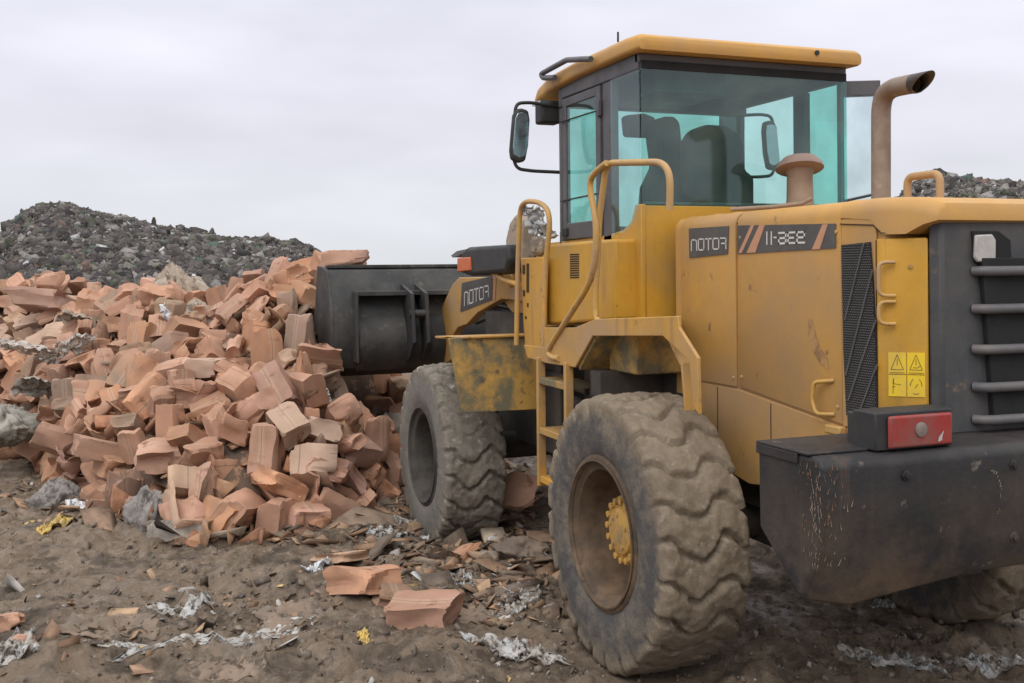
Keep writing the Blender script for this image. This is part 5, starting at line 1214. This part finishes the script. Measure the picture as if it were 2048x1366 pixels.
S(728, 1266, .04, .13, 2.0, m_yelsc, 33, 'small yellow strip lying in the mud below the pair of boxes', 'wrapper', 'wrapper', .02, lift=.01)
S(635, 1130, .10, .14, 1.2, m_cloth, 34, 'small grey-white scrap left of the flattened carton end', 'paper scrap', 'paper_scrap', .05, lift=.02)
S(400, 962, .12, .2, .8, m_cloth, 35, 'white scrap stuck beside the upright box', 'paper scrap', 'paper_scrap', .08, lift=.10)
S(560, 1030, .14, .24, .8, m_cloth, 36, 'white shredded film before the broad carton', 'plastic film', 'plastic_film', .07, lift=.01)
S(920, 1165, .1, .18, 1.8, m_white2, 37, 'white shred between the pair of boxes and the rear wheel', 'plastic film', 'plastic_film', .05, lift=.01, irregular=.8)
S(1035, 1210, .16, .3, 1.2, m_white2, 38, 'white powdery film left of the rear wheel', 'plastic film', 'plastic_film', .05, lift=.005, irregular=1.0)
S(1770, 1325, .10, .36, -.5, m_white2, 39, 'white film strip in the rut behind the rear wheel', 'plastic film', 'plastic_film', .04, lift=.008, irregular=.9)
S(2000, 1335, .09, .34, -.35, m_white2, 40, 'white film strip in the lower right corner', 'plastic film', 'plastic_film', .04, lift=.01, irregular=.9)
S(1770, 1215, .12, .2, .9, m_white2, 41, 'pale shred under the counterweight', 'plastic film', 'plastic_film', .04, lift=.01)
p = UD(78, 460, 44); o = sheet('tarpaulin', (p.x, p.y, p.z+.4), .7, 1.6, VY+.2, m_teal, 50, .2, 0, (0, .5), drape=False); tag(o, 'small teal tarpaulin lying on the left part of the far rubbish hill', 'tarpaulin')
p = UD(308, 446, 46); b = MB(); b.tube([(p.x, p.y, p.z-.5), (p.x+.05, p.y, p.z+.10), (p.x, p.y, p.z+.25)], [.14, .10, .05], 7); b.prism([(p.x-.2, p.y-.2, p.z-.1), (p.x+.2, p.y+.2, p.z-.1), (p.x+.1, p.y+.1, p.z+.02)], (.05, 0, 0))
tag(b.build('stump', m_under), 'small dark upright stump sticking up from the ridge of the left rubbish hill', 'stump')
# junk carried on the front deck of the loader: white bag and tan round bundle
p = UD(1072, 440, 6.6); tag(sheet('white_bag', (p.x, p.y, p.z-.02), .13, .22, .8, m_cloth, 41, .05, 0, (1.2, .3), drape=False), 'white plastic bag stuffed behind the front handrail of the loader', 'bag')
p = UD(1078, 492, 6.5); tag(bag('cloth_bundle', p, (.055, .055, .06), .3, m_tanbag, 42, .15), 'round tan bundle behind the front handrail below the white bag', 'bundle')
b = MB(); b.prism(O([(1012, 520), (1010, 480), (1018, 445), (1030, 428), (1042, 440), (1042, 520)], 'y', .72), (0, -.12, 0)); b.build('arm_guard', m_tanbag, LD, bevel=.02)

# trampled board at the foot of the heap

def scatter(n, uv, lift=0, seed=0, spread=(30, 14)):
    rg = random.Random(seed); P = []
    for k in range(n):
        u, v, a, b_ = rg.choice(uv); p = gpx0(u+rg.gauss(0, a), v+rg.gauss(0, b_))
        if p is not None: P.append(p)
    return P
def gpx0(u, v):
    if v < 700: return None
    p = U(u, v, 'z', 0); z = gz1(p.x, p.y); p = U(u, v, 'z', z); return (p.x, p.y, gz1(p.x, p.y)+.004)
Z1 = [(860, 1090, 70, 40)]*5+[(760, 1030, 60, 25)]*5+[(1030, 1150, 50, 70)]*5+[(640, 1170, 70, 40)]+[(950, 1200, 80, 40)]*2+[(560, 1040, 160, 22)]*2+[(150, 1010, 110, 35)]*3+[(1020, 1010, 30, 40)]*2+[(400, 1230, 60, 40)]
ZB = [(560, 1050, 150, 18)]*3+[(740, 1000, 60, 45)]*5+[(820, 1060, 60, 30)]*2+[(150, 985, 90, 25)]*2+[(1030, 1080, 40, 70)]*2+[(960, 1150, 50, 40)]
PB = scatter(700, ZB, seed=13)
tag(shards('trampled_cardboard', PB, RNG.gamma(3, .035, len(PB))+.05, [(.30, .20, .135), (.22, .16, .115), (.38, .24, .15), (.17, .13, .10), (.42, .34, .26)], [5, 5, 4, 3, 1.5], m_scrapc, flat=.78, thick=.07, seed=41), 'muddy trampled cardboard along the foot of the heap and by the front wheel', 'trampled cardboard', kind='stuff')
P = scatter(1300, Z1+[(300, 1240, 200, 50)]*2, seed=3)
PALT = [(.40, .27, .17), (.30, .19, .125), (.46, .42, .38), (.20, .155, .12), (.55, .40, .17), (.14, .11, .09), (.6, .6, .58)]
tag(shards('litter_scraps', P, RNG.gamma(2.2, .018, len(P))+.012, PALT, [5, 6, 2, 6, .6, 3, .8], m_scrapc, flat=.6, thick=.05, seed=21), 'small torn scraps of paper and board strewn between heap and wheels', 'litter', kind='stuff')
Z2 = [(700, 1200, 420, 90)]*3+[(300, 1200, 300, 100)]*3+[(1750, 1290, 180, 50)]*2+[(1100, 1330, 200, 30)]
P = scatter(1500, Z2, seed=5)
tag(shards('mud_crumbs', P, RNG.gamma(1.8, .006, len(P))+.005, [(.17, .14, .11), (.22, .18, .145), (.10, .08, .065), (.28, .24, .20), (.42, .40, .37)], [6, 5, 4, .8, .2], m_scrapc, flat=.3, thick=.5, seed=22), 'crumbs and clods of mud lying over the ground', 'mud crumbs', kind='stuff')
